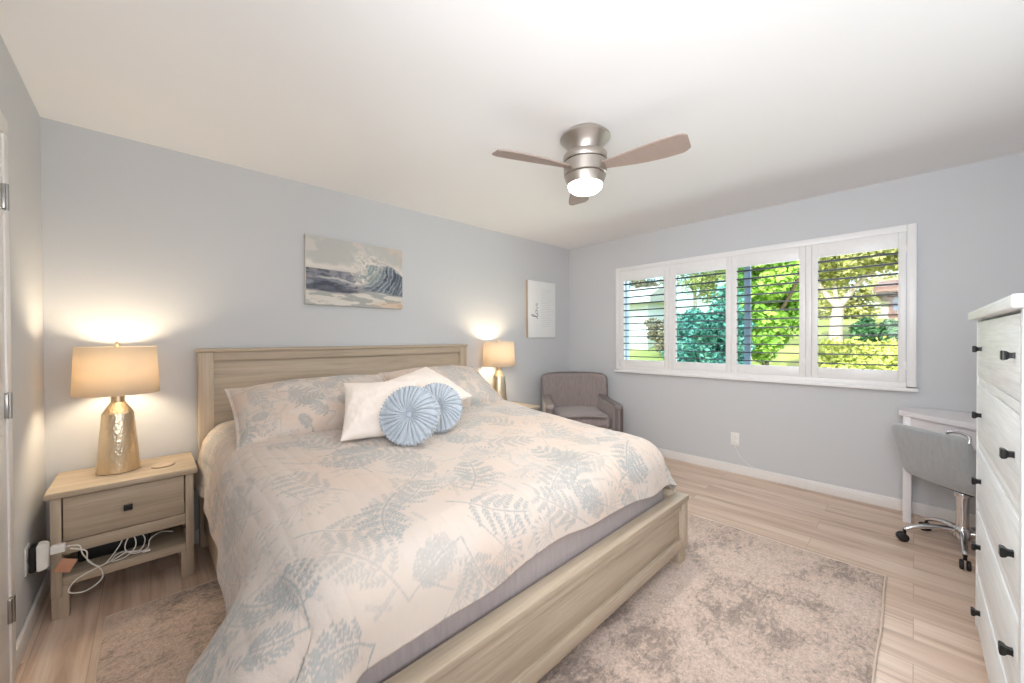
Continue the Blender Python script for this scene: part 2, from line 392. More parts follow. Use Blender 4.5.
# ------------------------------------------------------------------ window: vinyl slider, casing and shutters
win = struct('window_1', MB().box(XB+.06, XB+.11, WY0, WY0+.05, WZ0, WZ1, .003).box(XB+.06, XB+.11, WY1-.05, WY1, WZ0, WZ1, .003).box(XB+.06, XB+.11, WY0+.05, WY1-.05, WZ0, WZ0+.05, .003).box(XB+.06, XB+.11, WY0+.05, WY1-.05, WZ1-.05, WZ1, .003),
             M['vinyl'], 'wide sliding window behind white plantation shutters', 'window')
MB().box(XB+.065, XB+.105, 1.058, 1.108, WZ0+.05, WZ1-.05, .003).build('stile', M['slate_screen'], win)
MB().box(XB+.082, XB+.086, WY0+.05, 1.06, WZ0+.05, WZ1-.05, 0).build('pane', M['glass'], win)
MB().box(XB+.090, XB+.094, 1.106, WY1-.05, WZ0+.05, WZ1-.05, 0).build('pane', M['glass'], win)
MB().box(XB+.108, XB+.109, 1.106, WY1-.05, WZ0+.05, WZ1-.05, 0).build('screen', M['screen'], win)
FX = XB-.045
casing = MB().box(FX, XB, 2.36, 2.41, .92, 2.09, .004).box(FX, XB, -.01, .04, .92, 2.09, .004).box(FX+.0005, XB, .04, 2.36, 2.04, 2.09, .004).box(FX+.0005, XB, .04, 2.36, .905, .95, .004)
casing.box(FX+.005, XB, 1.748, 1.783, .95, 2.04, .003).box(FX+.005, XB, .588, .627, .95, 2.04, .003)
tag(casing.build('window_frame', M['white_panel'], win))
MB().box(FX-.022, XB, -.022, 2.422, .886, .912, .006).build('window_sill', M['white_panel'], win)
PAN = [(1.785, 2.358, 1.832, 2.303), (1.189, 1.745, 1.235, 1.705), (.629, 1.187, .67, 1.138), (.042, .586, .084, .545)]
names = ['leftmost shutter panel, next to the room corner', 'second shutter panel from the room corner', 'third shutter panel from the corner, before the window stile', 'rightmost shutter panel, above the white corner desk']
for (p0, p1, o0, o1), lb in zip(PAN, names):
    s = thing('shutter_panel', 'white open-louvered shutter, the '+lb, 'shutter', (FX, (p0+p1)/2, .95), 0, 'window shutter panels')
    L = lambda mb, nm, mat: mb.build(nm, mat, s)
    cy = (p0+p1)/2; xo0, xo1 = .004, .032
    L(MB().box(xo0, xo1, p0-cy, o0-cy, 0, 1.09, .003), 'stile', M['white_panel'])
    L(MB().box(xo0, xo1, o1-cy, p1-cy, 0, 1.09, .003), 'stile', M['white_panel'])
    L(MB().box(xo0+.001, xo1-.001, o0-cy, o1-cy, .98, 1.09, .003), 'top_rail', M['white_panel'])
    L(MB().box(xo0+.001, xo1-.001, o0-cy, o1-cy, 0, .082, .003), 'bottom_rail', M['white_panel'])
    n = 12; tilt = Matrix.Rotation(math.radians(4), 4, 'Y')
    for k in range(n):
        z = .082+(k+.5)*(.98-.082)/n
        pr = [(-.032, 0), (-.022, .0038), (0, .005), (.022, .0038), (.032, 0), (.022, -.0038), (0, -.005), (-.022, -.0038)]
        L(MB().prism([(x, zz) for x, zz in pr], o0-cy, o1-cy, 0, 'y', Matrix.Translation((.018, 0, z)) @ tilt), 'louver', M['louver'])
    for z in (.12, .97):
        L(MB().box(0, .006, p0-cy-.002 if p0 < 1.2 else p1-cy-.016, p0-cy+.016 if p0 < 1.2 else p1-cy+.002, z-.03, z+.03, .001), 'hinge', M['white_panel'])

# ------------------------------------------------------------------ rug (lies under the bed)
RX0, RX1, RY0, RY1 = -.155, 2.835, .10, 2.56
rug = thing('area_rug', 'large beige and grey distressed rug under the bed', 'rug', (RX0, RY0, 0))
nu, nv = 420, 350
xs = np.linspace(0, RX1-RX0, nu); ys = np.linspace(0, RY1-RY0, nv); X, Y = np.meshgrid(xs, ys)
edge = np.minimum(np.minimum(X, RX1-RX0-X), np.minimum(Y, RY1-RY0-Y))
Z = .011*sstep(-.003, .012, edge)+(np.random.RandomState(3).rand(nv, nu)-.5)*.0035*sstep(0, .02, edge)+.001
wob = .003*np.sin(X*9+1)*sstep(.1, 0, np.minimum(Y, RY1-RY0-Y)); wob2 = .003*np.sin(Y*11)*sstep(.1, 0, np.minimum(X, RX1-RX0-X))
link('pile', grid_np('pile', np.stack([X+wob2, Y+wob, Z], -1)), M['rug'], rug)
b = MB()
for (xa, ya, xb_, yb_) in ((0, 0, RX1-RX0, 0), (0, RY1-RY0, RX1-RX0, RY1-RY0), (0, 0, 0, RY1-RY0), (RX1-RX0, 0, RX1-RX0, RY1-RY0)):
    n = 60; pts = []
    for k in range(n+1):
        u = k/n; x, y = xa+(xb_-xa)*u, ya+(yb_-ya)*u
        pts.append((x+(.003*math.sin(y*11) if xa == xb_ else 0), y+(.003*math.sin(x*9+1) if ya == yb_ else 0), .0065))
    b.tube(pts, .0045, 6)
b.build('binding', M['rug_edge'], rug)

# ------------------------------------------------------------------ bed frame
bed = thing('bed_frame', 'weathered oak bed frame with a tall panelled headboard', 'bed', (1.23, 2.0, 0))
def BP(mb, nm, mat, par=bed): return mb.build(nm, mat, par)
ox, oy = 1.23, 2.0
def bx(mb, x0, x1, y0, y1, z0, z1, bev=.004, **k): return mb.box(x0-ox, x1-ox, y0-oy, y1-oy, z0, z1, bev, **k)
hb = BP(bx(MB(), .295, 2.19, 3.05, 3.085, .25, 1.16, .002), 'headboard', M['oak_x'])
BP(bx(MB(), .222, .298, 3.02, 3.095, 0, 1.205), 'headboard_post', M['oak_z'], hb)
BP(bx(MB(), 2.187, 2.263, 3.02, 3.095, 0, 1.205), 'headboard_post', M['oak_z'], hb)
BP(bx(MB(), .298, 2.187, 3.025, 3.09, 1.148, 1.205), 'top_rail', M['oak_x'], hb)
BP(bx(MB(), .214, 2.271, 3.012, 3.10, 1.205, 1.227), 'cap', M['oak_x'], hb)
BP(bx(MB(), .298, 2.187, 3.025, 3.09, .22, .36), 'bottom_rail', M['oak_x'], hb)
fb = BP(bx(MB(), .285, 2.165, .912, .945, .145, .33, .001), 'footboard', M['oak_x'])
BP(bx(MB(), .222, .292, .892, .955, .095, .355), 'post', M['oak_z'], fb)
BP(bx(MB(), 2.16, 2.232, .892, .955, .095, .355), 'post', M['oak_z'], fb)
BP(bx(MB(), .292, 2.16, .893, .954, .322, .355), 'top_rail', M['oak_x'], fb)
BP(bx(MB(), .292, 2.16, .893, .954, .095, .152), 'bottom_rail', M['oak_x'], fb)
BP(bx(MB(), .218, 2.236, .886, .958, .355, .385, .004), 'cap', M['oak_x'], fb)
for x in (.23, 2.145): BP(bx(MB(), x, x+.075, .90, .955, .0125, .096, .004), 'foot', M['oak_z'])
for x in (.240, 2.185): BP(bx(MB(), x, x+.03, .955, 3.02, .1, .40), 'side_rail', M['oak_y'])
BP(bx(MB(), .27, 2.185, .96, 3.02, .22, .245, 0), 'platform', M['oak_x'])

mat_ = MB(); mat_.box(.285, 2.17, .985, 3.005, .248, .585, .07, 5)
tag(mat_.build('mattress', M['lavender'], None, True, (1.23, 2.0, .245)), 'mauve grey mattress showing under the quilt at the foot', 'mattress')

# ------------------------------------------------------------------ fern print
def fern_mask(Wm, Hm, res, count, seed, strength=1.0, k_=1.0):
    r = np.random.RandomState(seed); W, Hh = int(Wm/res), int(Hm/res); A = np.zeros((Hh, W), np.float32)
    def ell(cx, cy, a, b_, ang, val):
        R_ = a+res*1.5; x0, x1 = int((cx-R_)/res), int((cx+R_)/res)+2; y0, y1 = int((cy-R_)/res), int((cy+R_)/res)+2
        x0, y0 = max(x0, 0), max(y0, 0); x1, y1 = min(x1, W), min(y1, Hh)
        if x1 <= x0 or y1 <= y0: return
        yy, xx = np.mgrid[y0:y1, x0:x1]; dx, dy = xx*res-cx, yy*res-cy; c, s = math.cos(ang), math.sin(ang)
        p = ((dx*c+dy*s)/a)**2+((-dx*s+dy*c)/b_)**2
        np.maximum(A[y0:y1, x0:x1], val*np.clip((1.35-p)/.7, 0, 1), out=A[y0:y1, x0:x1])
    def seg(p, q, wd, val):
        L_ = math.hypot(q[0]-p[0], q[1]-p[1]); ell((p[0]+q[0])/2, (p[1]+q[1])/2, L_/2+wd, wd, math.atan2(q[1]-p[1], q[0]-p[0]), val)
    def frond(x, y, ang, L_, val, curl):
        n = 7; px, py = x, y
        for k in range(n):
            a = ang+curl*k/n; qx, qy = px+math.cos(a)*L_/n, py+math.sin(a)*L_/n; seg((px, py), (qx, qy), .0034, val); px, py = qx, qy
            bl = L_*.34*math.sin(PI*(.22+.74*k/n))
            if k < 1: continue
            for sd in (-1, 1):
                a2 = a+sd*.95+r.uniform(-.12, .12); m_ = max(3, int(bl/.0135/k_))
                seg((px, py), (px+math.cos(a2)*bl, py+math.sin(a2)*bl), 0.0022, val*.9)
                for j in range(1, m_+1):
                    u = j/m_; bxp, byp = px+math.cos(a2)*bl*u, py+math.sin(a2)*bl*u; ll = .0098*(1.25-.65*u)*k_
                    for s2 in (-1, 1):
                        a3 = a2+s2*.75; ell(bxp+math.cos(a3)*ll*.9, byp+math.sin(a3)*ll*.9, ll, .0040*k_**.5, a3, val*(.8+.2*r.rand()))
        ell(px+math.cos(a)*.01, py+math.sin(a)*.01, .012*k_, .004, a, val)
    def umbel(x, y, ang, L_, val):
        n = 15
        for k in range(n):
            a = ang+(k/(n-1)-.5)*3.6; l2 = L_*(.75+.35*r.rand()); q = (x+math.cos(a)*l2, y+math.sin(a)*l2)
            seg((x, y), q, .0014, val*.7); ell(q[0], q[1], .0075*k_, .0042, a, val*.9)
            for t_ in (-.35, .35): ell(q[0]+math.cos(a+t_)*.012*k_, q[1]+math.sin(a+t_)*.012*k_, .006*k_, .003, a+t_, val*.7)
        seg((x, y), (x-math.cos(ang)*L_*1.9, y-math.sin(ang)*L_*1.9), .002, val)
    pts = []
    tries = 0
    while len(pts) < count and tries < count*60:
        tries += 1; p = (r.rand()*Wm, r.rand()*Hm)
        if all((p[0]-q[0])**2+(p[1]-q[1])**2 > (.108*k_)**2 for q in pts): pts.append(p)
    for i, (x, y) in enumerate(pts):
        val = .45+.55*r.rand(); a = r.rand()*2*PI
        if i % 3 == 2: umbel(x, y, a, (.065+.045*r.rand())*k_, val)
        else:
            frond(x, y, a, (.20+.12*r.rand())*k_, val, r.uniform(-.9, .9))
            if r.rand() < .5: frond(x, y, a+r.choice([-1, 1])*1.5, (.13+.06*r.rand())*k_, val*.85, r.uniform(-.6, .6))
    for _ in range(int(count*2.6)):
        u0, v0 = r.rand()*Wm, r.rand()*Hm; a = r.rand()*6.28; val = .22+.25*r.rand()
        for k in range(5):
            ell(u0+math.cos(a)*.016*k, v0+math.sin(a)*.016*k, .010, .0036, a+.7, val); ell(u0+math.cos(a)*.016*k, v0+math.sin(a)*.016*k, .010, .0036, a-.7, val)
    return A*strength
CREAM, FERN, PEACH = lin([207, 193, 182]), lin([138, 149, 153]), lin([211, 188, 171])
def fern_color(mask, seed):
    f = fbm(mask.shape, 4, 4, seed); f = sstep(.42, .62, f)[..., None]
    basec = CREAM*(1-f*.55)+PEACH*f*.55; basec2 = basec*(1-.16)+lin([198, 203, 206])*.16
    f2 = sstep(.45, .6, fbm(mask.shape, 5, 4, seed+9))[..., None]; basec = basec*(1-f2)+basec2*f2
    k = np.clip(mask, 0, 1)[..., None]*.80
    return basec*(1-k)+FERN*k

# ------------------------------------------------------------------ quilt (dense cloth, print in its colour attribute)
xa, xb, ya, yh = .40, 2.05, 1.125, 3.005
Rr = .17
dl, dr_, df = .455, .475, .315
step = .0042
su = np.arange(xa-dl, xb+dr_+1e-6, step); sv = np.arange(ya-df, yh+1e-6, step)
SX, SY = np.meshgrid(su, sv)
# wavy hem: scale overhang a little
dxl = np.clip(xa-SX, 0, None); dxr = np.clip(SX-xb, 0, None); dy = np.clip(ya-SY, 0, None)
hemw = 1+.05*np.sin(SY*4.4+.2)+.008*np.sin(SY*12); dxl = dxl*hemw; dxr = dxr*hemw
dy = dy*(1+.07*np.sin(SX*4.1+6.1)+.03*np.sin(SX*11+5))
ex = np.where(dxl > 0, -dxl, dxr); d_ = np.hypot(ex, dy)+1e-9
nx, ny = ex/d_, -dy/d_
corner = np.clip(np.minimum(np.abs(ex), dy)/.2, 0, 1)
cl = np.maximum(corner, sstep(1.75, 1.12, SY))*(ex < 0); cl = cl*cl*(3-2*cl)*sstep(.02, .26, -ex); cr = corner*(ex > 0)
phim = np.radians(81-36*cl-12*cr); da = Rr*phim
ph = np.minimum(d_, da)/Rr; ext = np.clip(d_-da, 0, None)
o_ = Rr*np.sin(ph)+ext*np.cos(phim); h_ = Rr*(1-np.cos(ph))+ext*np.sin(phim)
hang = np.clip(ext/.15, 0, 1)
s_along = np.where(np.abs(ex) > dy, SY, SX)
fold = .007*np.sin(s_along*11+.8)*hang+.004*np.sin(s_along*23+2)*hang+.018*np.sin(np.arctan2(dy, np.abs(ex)+1e-6)*7)*corner*hang
o_ = o_+fold
cx_, cy_ = np.clip(SX, xa, xb), np.clip(SY, ya, None)
def quilt_top(y, x): return .695+.08*sstep(1.1, 2.5, y)+.012*sstep(1.0, 2.0, x)-.004
z0 = quilt_top(SY, SX)
puff = .0022*np.abs(np.sin((SX+.012*np.sin(SY*7))*PI/.06))**.6
wr = (fbm(SX.shape, 10, 4, 5)-.5)*.022+(fbm(SX.shape, 5, 3, 6)-.5)*.02
PX = cx_+nx*(o_+puff*np.sin(ph)); PY = cy_+ny*(o_+puff*np.sin(ph)); PZ = z0-h_+(puff+wr)*np.cos(ph)
mask = fern_mask(su[-1]-su[0]+.02, sv[-1]-sv[0]+.02, step, 175, 11, .95)[:SX.shape[0], :SX.shape[1]]
mask = np.pad(mask, ((0, SX.shape[0]-mask.shape[0]), (0, SX.shape[1]-mask.shape[1])))
ql = link('quilt', grid_np('quilt', np.stack([PX, PY, PZ], -1)-np.array([1.23, 2.0, .6]), fern_color(mask, 2)), M['quilt'], None, True, (1.23, 2.0, .6))
md = ql.modifiers.new('thickness', 'SOLIDIFY'); md.thickness = .010; md.offset = -1
tag(ql, 'cream quilt with blue grey fern print spread over the bed', 'quilt')

# ------------------------------------------------------------------ pillows
def pillow_grid(wd, ht, th, nu=90, nv=64, pinch=.04, flange=0.0, n=2.6, seed=0):
    u = np.linspace(-1, 1, nu); v_ = np.linspace(-1, 1, nv); Ug, Vg = np.meshgrid(u, v_)
    fx = 1-flange/wd*2; fy = 1-flange/ht*2
    a = np.clip(1-np.abs(Ug/fx)**n, 0, 1)**.55*np.clip(1-np.abs(Vg/fy)**n, 0, 1)**.55
    wr = (fbm(Ug.shape, 5, 4, seed)-.5)*.02*np.clip(a*2, 0, 1)
    tk = th/2*a+.005
    x = Ug*wd/2*(1-pinch*(1-Vg**2)*Ug**2); y = Vg*ht/2*(1-pinch*1.4*(1-Ug**2)*Vg**2)
    top = np.stack([x, y, tk+wr], -1); bot = np.stack([x, y, -tk+wr*.3], -1)
    return top, bot, Ug, Vg
def pillow(name, label, center, u, v, wd, ht, th, matn, fern=None, flange=0, pinch=.04, group=None, seed=0, n=2.6, cat='pillow', sag=0):
    top, bot, Ug, Vg = pillow_grid(wd, ht, th, pinch=pinch, flange=flange, seed=seed, n=n)
    if fern is not None:
        top, bot, Ug, Vg = pillow_grid(wd, ht, th, 300, 170, pinch, flange, n, seed)
    if sag: top[..., 2] -= sag*Ug**2; bot[..., 2] -= sag*Ug**2
    nv, nu = top.shape[:2]
    V = np.concatenate([top.reshape(-1, 3), bot.reshape(-1, 3)]); idx = np.arange(nv*nu).reshape(nv, nu)
    q = np.stack([idx[:-1, :-1], idx[:-1, 1:], idx[1:, 1:], idx[1:, :-1]], -1).reshape(-1, 4)
    ring = np.concatenate([idx[0, :-1], idx[:-1, -1], idx[-1, :0:-1], idx[:0:-1, 0]])
    nxt = np.roll(ring, -1); N = nv*nu
    side = np.stack([ring, ring+N, nxt+N, nxt], -1)
    me = mesh_np(name, V, np.concatenate([q, q[:, ::-1]+N, side]))
    if fern is not None:
        mk = fern_mask(wd, ht, wd/nu*1.0001, 30, fern, .9, .62)
        mk = np.pad(mk, ((0, max(0, nv-mk.shape[0])), (0, max(0, nu-mk.shape[1]))))[:nv, :nu]
        cc = fern_color(mk, fern); cc = np.concatenate([cc.reshape(-1, 3)]*2)
        a = me.color_attributes.new('print', 'FLOAT_COLOR', 'POINT'); a.data.foreach_set('color', np.concatenate([cc, np.ones((len(cc), 1))], 1).astype(np.float32).ravel())
    o = link(name, me, M[matn], None)
    u = Vector(u).normalized(); v = Vector(v); v = (v-u*v.dot(u)).normalized(); w_ = u.cross(v)
    o.matrix_world = Matrix(((u.x, v.x, w_.x, center[0]), (u.y, v.y, w_.y, center[1]), (u.z, v.z, w_.z, center[2]), (0, 0, 0, 1)))
    return tag(o, label, cat, group)
al = math.radians(31)
pillow('pillow_sham', 'fern print pillow sham leaning on the headboard nearest the gold lamp and left nightstand', (.772, 2.49, .88), (1, -.03, .03), (0.02, math.cos(al), math.sin(al)), .92, .51, .23, 'quilt', fern=21, flange=.016, group='fern print shams', seed=3)
pillow('pillow_sham', 'fern print pillow sham behind the tilted white cushion, nearest the armchair', (1.66, 2.50, .90), (1, -.02, 0), (0, math.cos(al), math.sin(al)), .87, .51, .23, 'quilt', fern=24, flange=.016, group='fern print shams', seed=4)
pillow('throw_pillow', 'square ivory cushion standing left of the round blue cushions', (.96, 2.07, .895), (.40, -.17, 0), (.06, .33, .25), .42, .42, .13, 'white_knit', pinch=.06, group='ivory cushions', seed=8, n=2.2, cat='cushion')
pillow('throw_pillow', 'square ivory cushion tipped up on one corner behind the round blue cushions', (1.375, 2.25, .94), (.4, .15, .07), (-.13, .38, .215), .43, .43, .13, 'white_knit', pinch=.06, group='ivory cushions', seed=9, n=2.2, cat='cushion')
def round_cushion(label, c, normal, D, th, seed):
    o = thing('round_cushion', label, 'cushion', (0, 0, 0), 0, 'round blue cushions')
    n = 27*14; Rd = D/2; th_ = np.linspace(0, 2*PI, n, endpoint=False); rs = np.random.RandomState(seed)
    pleats = 27; jit = .10*np.sin(th_*3+seed)+.06*np.sin(th_*7+2*seed)
    rr = np.concatenate([np.linspace(.05, .93, 26), [.965, .99, 1.0, .99, .965], np.linspace(.93, .05, 12)]); nf = 26
    P = np.zeros((len(rr), n, 3))
    for i, q in enumerate(rr):
        rim = nf <= i < nf+5
        z = [.030, .016, 0, -.016, -.030][i-nf] if rim else (1 if i < nf else -1)*th/2*(1-q**3.2)**.5*(1-.62*math.exp(-(q/.24)**2))
        if not rim and q > .85: z = (1 if i < nf else -1)*max(abs(z), .030)
        front = 1 if i < nf+2 else -1
        ph_ = np.abs(np.mod(th_+jit*q+.22*q, 2*PI/pleats)/(2*PI/pleats)-.5)*2          # 0 mid pleat .. 1 at the crease
        crease = -.011*np.clip((ph_-.55)/.45, 0, 1)**1.5*min(1, q*1.8)+.003*(1-ph_**2)
        braid = .0035*np.sin(th_*54+(PI if i > nf+1 else 0)) if rim else 0
        k = 1 if not rim else .25
        P[i, :, 0] = (q*Rd+braid)*np.cos(th_); P[i, :, 1] = (q*Rd+braid)*np.sin(th_); P[i, :, 2] = z+front*crease*k+(.004*np.sin(th_*54+1) if rim else 0)
    me = grid_np('cover', P, None, True)
    cov = link('cover', me, M['blue_velvet'], o)
    b = MB().lathe([(.001, th*.33), (.012, th*.31), (.017, th*.24), (.014, th*.12)], (0, 0, 0), 20); b.build('button', M['blue_velvet'], o)
    b = MB().lathe([(.001, -th*.33), (.012, -th*.31), (.017, -th*.24), (.014, -th*.12)], (0, 0, 0), 20); b.build('button', M['blue_velvet'], o)
    w_ = Vector(normal).normalized(); u = Vector((0, 0, 1)).cross(w_).normalized(); v = w_.cross(u)
    o.matrix_world = Matrix(((u.x, v.x, w_.x, c[0]), (u.y, v.y, w_.y, c[1]), (u.z, v.z, w_.z, c[2]), (0, 0, 0, 1)))
    return o
round_cushion('pleated round blue cushion in front, with its whole face and centre button showing', (.992, 1.817, .882), (-.66, -.66, .36), .31, .10, 1)
round_cushion('pleated round blue cushion half hidden behind the other round one', (1.225, 1.925, .878), (-.36, -.80, .42), .295, .10, 2)

# ------------------------------------------------------------------ nightstands
NG = 'oak nightstands'
ns = thing('nightstand', 'oak nightstand left of the bed with cables on its open shelf', 'nightstand', (-.078, 2.9, 0), 0, NG)
def NP(mb, nm, mat, par=ns): return mb.build(nm, mat, par)
NP(MB().box(-.268, .268, -.212, .20, .56, .588, .004), 'top', M['oak_x'])
for x, sx in ((-.252, 1), (.218, -1)):
    for y in (-.197, .150): NP(MB().box(x, x+.034, y, y+.034, .10, .56, .002), 'post', M['oak_z'])
    for y in (-.19, .128): NP(MB().box(x if sx > 0 else x-.020, x+.054 if sx > 0 else x+.034, y, y+.054, 0, .146, .002), 'foot', M['oak_z'])
    NP(MB().box(x+.006, x+.028, -.163, .150, .345, .56, .002), 'side_panel', M['oak_y'])
NP(MB().box(-.218, .218, .155, .175, .18, .56, .002), 'back_panel', M['oak_x'])
NP(MB().box(-.218, .218, -.19, -.15, .29, .345, .003), 'rail', M['oak_x'])
NP(MB().box(-.218, .218, -.15, .155, .335, .35, .001), 'divider', M['oak_x'])
NP(MB().box(-.218, .218, -.19, .155, .145, .185, .003), 'shelf', M['oak_x'])
dw = NP(MB().box(-.214, .214, -.186, -.166, .349, .552, .003), 'drawer', M['oak_x'])
kn = NP(MB().box(-.016, .016, -.208, -.198, .435, .465, .003).box(-.007, .007, -.20, -.184, .443, .457, 0), 'knob', M['black'], dw)
ns2 = copy_tree(ns); ns2.location = (2.645, 2.86, 0); ns2['label'] = 'oak nightstand between the bed and the taupe armchair'

# ------------------------------------------------------------------ table lamps
LG = 'gold table lamps'
def lamp(x, y, z, label):
    o = thing('table_lamp', label, 'lamp', (x, y, z), 0, LG)
    MB().lathe([(.070, 0), (.084, .003), (.085, .010), (.0615, .306), (.0610, .309), (.0590, .312), (.0310, .362), (.0295, .366)], n=56).build('base', M['gold'], o)
    MB().lathe([(.027, .365), (.027, .425), (.014, .43), (.014, .47)], n=32).build('neck', M['gold_smooth'], o)
    sh = MB(); n = 56
    sh.lathe([(.166, .412), (.155, .66)], n=n, cap=False)
    shade = sh.build('lamp_shade', M['shade'], o); md = shade.modifiers.new('thickness', 'SOLIDIFY'); md.thickness = .002
    MB().tube([(-.153, 0, .655), (.153, 0, .655)], .002, 6).tube([(0, -.153, .655), (0, .153, .655)], .002, 6).tube([(0, 0, .47), (0, 0, .675)], .003, 6).build('harp', M['gold_smooth'], o)
    MB().lathe([(.003, .66), (.008, .668), (.008, .68), (.002, .69)], n=16).build('finial', M['gold_smooth'], o)
    MB().lathe([(.010, .468), (.012, .48), (.028, .52), (.030, .535), (.022, .56), (.004, .568)], n=24).build('bulb', M['bulb'], o)
    light('lamp_light', 'POINT', (x, y+.0, z+.545), 8.8, (1, .83, .58), shadow_soft_size=.06)
    return o
lamp(-.118, 2.93, .588, 'lit gold lamp on the nightstand left of the bed')
lamp(2.60, 2.93, .588, 'lit gold lamp on the far nightstand, beside the armchair')
def coaster(x, y, label, mn='oak_x'):
    MBo = MB().lathe([(.046, 0), (.05, .003), (.05, .007), (.046, .009)], (0, 0, 0), 36).lathe([(.040, .009), (.040, .0096)], (0, 0, 0), 36)
    tag(MBo.build('coaster', M[mn], None, True), label, 'coaster', 'round coasters').location = (x, y, .5882)
M['cork'] = plain('grey_cork', srgb(196, 178, 158), .8)
coaster(.055, 2.86, 'round grey coaster in front of the left gold lamp', 'cork')
coaster(2.76, 2.80, 'round brown coaster beside the far gold lamp')

# ------------------------------------------------------------------ left wall outlet, charger, cables
op = thing('wall_outlet', 'white outlet plate low on the wall by the door', 'outlet', (XL, 2.66, .33), 0, 'wall outlets')
MB().box(0, .006, -.038, .038, -.060, .060, .003).build('plate', M['white_plastic'], op)
MB().box(.006, .009, -.017, .017, .008, .042, .002).box(.006, .009, -.017, .017, -.042, -.008, .002).build('socket', M['white_plastic'], op)
ad = thing('plug_adapter', 'black and white plug adapter in the outlet left of the nightstand', 'adapter', (XL+.0095, 2.66, .33))
MB().box(0, .022, -.034, .034, -.056, .056, .010, 4).build('back_plate', M['black_plastic'], ad)
MB().prism([(.0225+.045*math.cos(a)*.75 if abs(a) < 1.57 else .0225, .034*math.sin(a)) for a in np.linspace(-PI/2, PI/2, 14)], -.056, .056, .004).build('body', M['white_plastic'], ad)
ch = thing('charger', 'white cube charger plugged into the adapter', 'charger', (XL+.068, 2.66, .345))
MB().box(0, .045, -.016, .016, -.018, .018, .005, 3).build('body', M['white_plastic'], ch)
MB().lathe([(.004, 0), (.0045, .012)], (0, 0, 0), 10).build('plug', M['white_plastic'], ch).matrix_local = Matrix.Translation((.0455, 0, 0)) @ Matrix.Rotation(PI/2, 4, 'Y')
x0 = XL+.126
cab = thing('charging_cable', 'thin white charging cable coiled on the left nightstand shelf', 'cable', (x0, 2.66, .345))
def cabp(mb, nm, mat): return mb.build(nm, mat, cab)
def rel(p): return (p[0]-x0, p[1]-2.66, p[2]-.345)
pts = [(x0+.001, 2.66, .345), (x0+.03, 2.655, .335), (-.225, 2.65, .29), (-.19, 2.66, .225), (-.16, 2.70, .200), (-.115, 2.74, .25), (-.09, 2.75, .30), (-.06, 2.745, .28), (-.055, 2.74, .23), (-.09, 2.73, .195), (-.14, 2.73, .192), (-.11, 2.75, .215), (-.04, 2.755, .20), (-.02, 2.76, .25), (-.05, 2.755, .30), (-.085, 2.75, .27), (-.09, 2.745, .22), (-.05, 2.735, .196), (-.01, 2.745, .205), (.0, 2.76, .24), (.04, 2.78, .255), (.09, 2.80, .235)]
cabp(MB().tube([rel(p) for p in pts], .0026, 7, 10), 'cord', M['white_plastic'])
pts = [(x0+.001, 2.655, .333), (x0+.05, 2.64, .31), (-.21, 2.64, .26), (-.17, 2.65, .20), (-.17, 2.655, .15), (-.22, 2.65, .12), (-.27, 2.645, .14), (-.25, 2.645, .185), (-.19, 2.665, .205), (-.13, 2.71, .205), (-.09, 2.73, .215), (-.05, 2.74, .203), (-.02, 2.735, .196)]
cab2 = thing('charging_cable', 'white cable hanging in a loop over the front of the left nightstand shelf', 'cable', (x0, 2.66, .345))
MB().tube([rel(p) for p in pts], .0028, 7, 10).build('cord', M['white_plastic'], cab2)
MB().box(*[v for p in ((-.03-x0, .0-x0), (2.727-2.66, 2.743-2.66), (.190-.345, .201-.345)) for v in p], .002).build('connector', M['white_plastic'], cab2)
tg = MB().box(-.026, .026, -.001, .001, -.033, .033, .0008, rot=Matrix.Rotation(.45, 4, 'Y') @ Matrix.Rotation(.25, 4, 'X'))
tag(tg.build('cable_tag', M['copper_tag'], None, True), 'small copper pink tag hanging on the white cables', 'tag').location = (-.278, 2.645, .265)
rt = thing('power_strip', 'black power strip lying on the left nightstand shelf', 'power strip', (-.13, 2.90, .185))
MB().box(-.13, .13, -.06, .08, .0, .06, .008, 3).build('body', M['black_plastic'], rt)
for k in range(4): MB().box(-.105+k*.055, -.072+k*.055, -.02, .02, .06, .062, .001).build('socket', M['black'], rt)

# ------------------------------------------------------------------ pictures on the back wall
CW, CHt = .775, .515
cv = thing('canvas_painting', 'grey seascape canvas of a breaking wave above the bed', 'painting', (1.232, YA, 1.80))
MB().box(-CW/2, CW/2, -.034, -.001, -CHt/2, CHt/2, .003).build('canvas', plain('canvas_edge', srgb(205, 205, 200), .8), cv)
nu, nv = 280, 190
uu, vv = np.meshgrid(np.linspace(0, 1, nu), np.linspace(0, 1, nv))   # v up
n1 = fbm(uu.shape, 5, 5, 31, 1.4); n2 = fbm(uu.shape, 18, 4, 32, .35); n3 = fbm(uu.shape, 9, 5, 33, 1.3)
col = lin([190, 190, 186])*np.ones(uu.shape+(3,))
def lay(col, k, c): return col*(1-k[..., None])+lin(c)*k[..., None]
diag = fbm(uu.shape, 6, 4, 35)
col = lay(col, sstep(.45, .62, n1)*.7, [214, 206, 200]); col = lay(col, sstep(.8, 1.1, uu*.5+vv*.6+(n1-.5)*.6)*.4, [200, 176, 158])
col = lay(col, sstep(.12, 0, np.abs(vv-.60-(n1-.5)*.25))*.85, [228, 218, 210])
hz = .53-.02*uu
sea = sstep(hz+.008, hz-.008, vv)*sstep(.52, .40, uu)
col = lay(col, sea, [126, 128, 138]); col = lay(col, sea*sstep(.44, .6, n2), [88, 92, 104]); col = lay(col, sea*sstep(.56, .66, n3)*.6, [160, 152, 156])
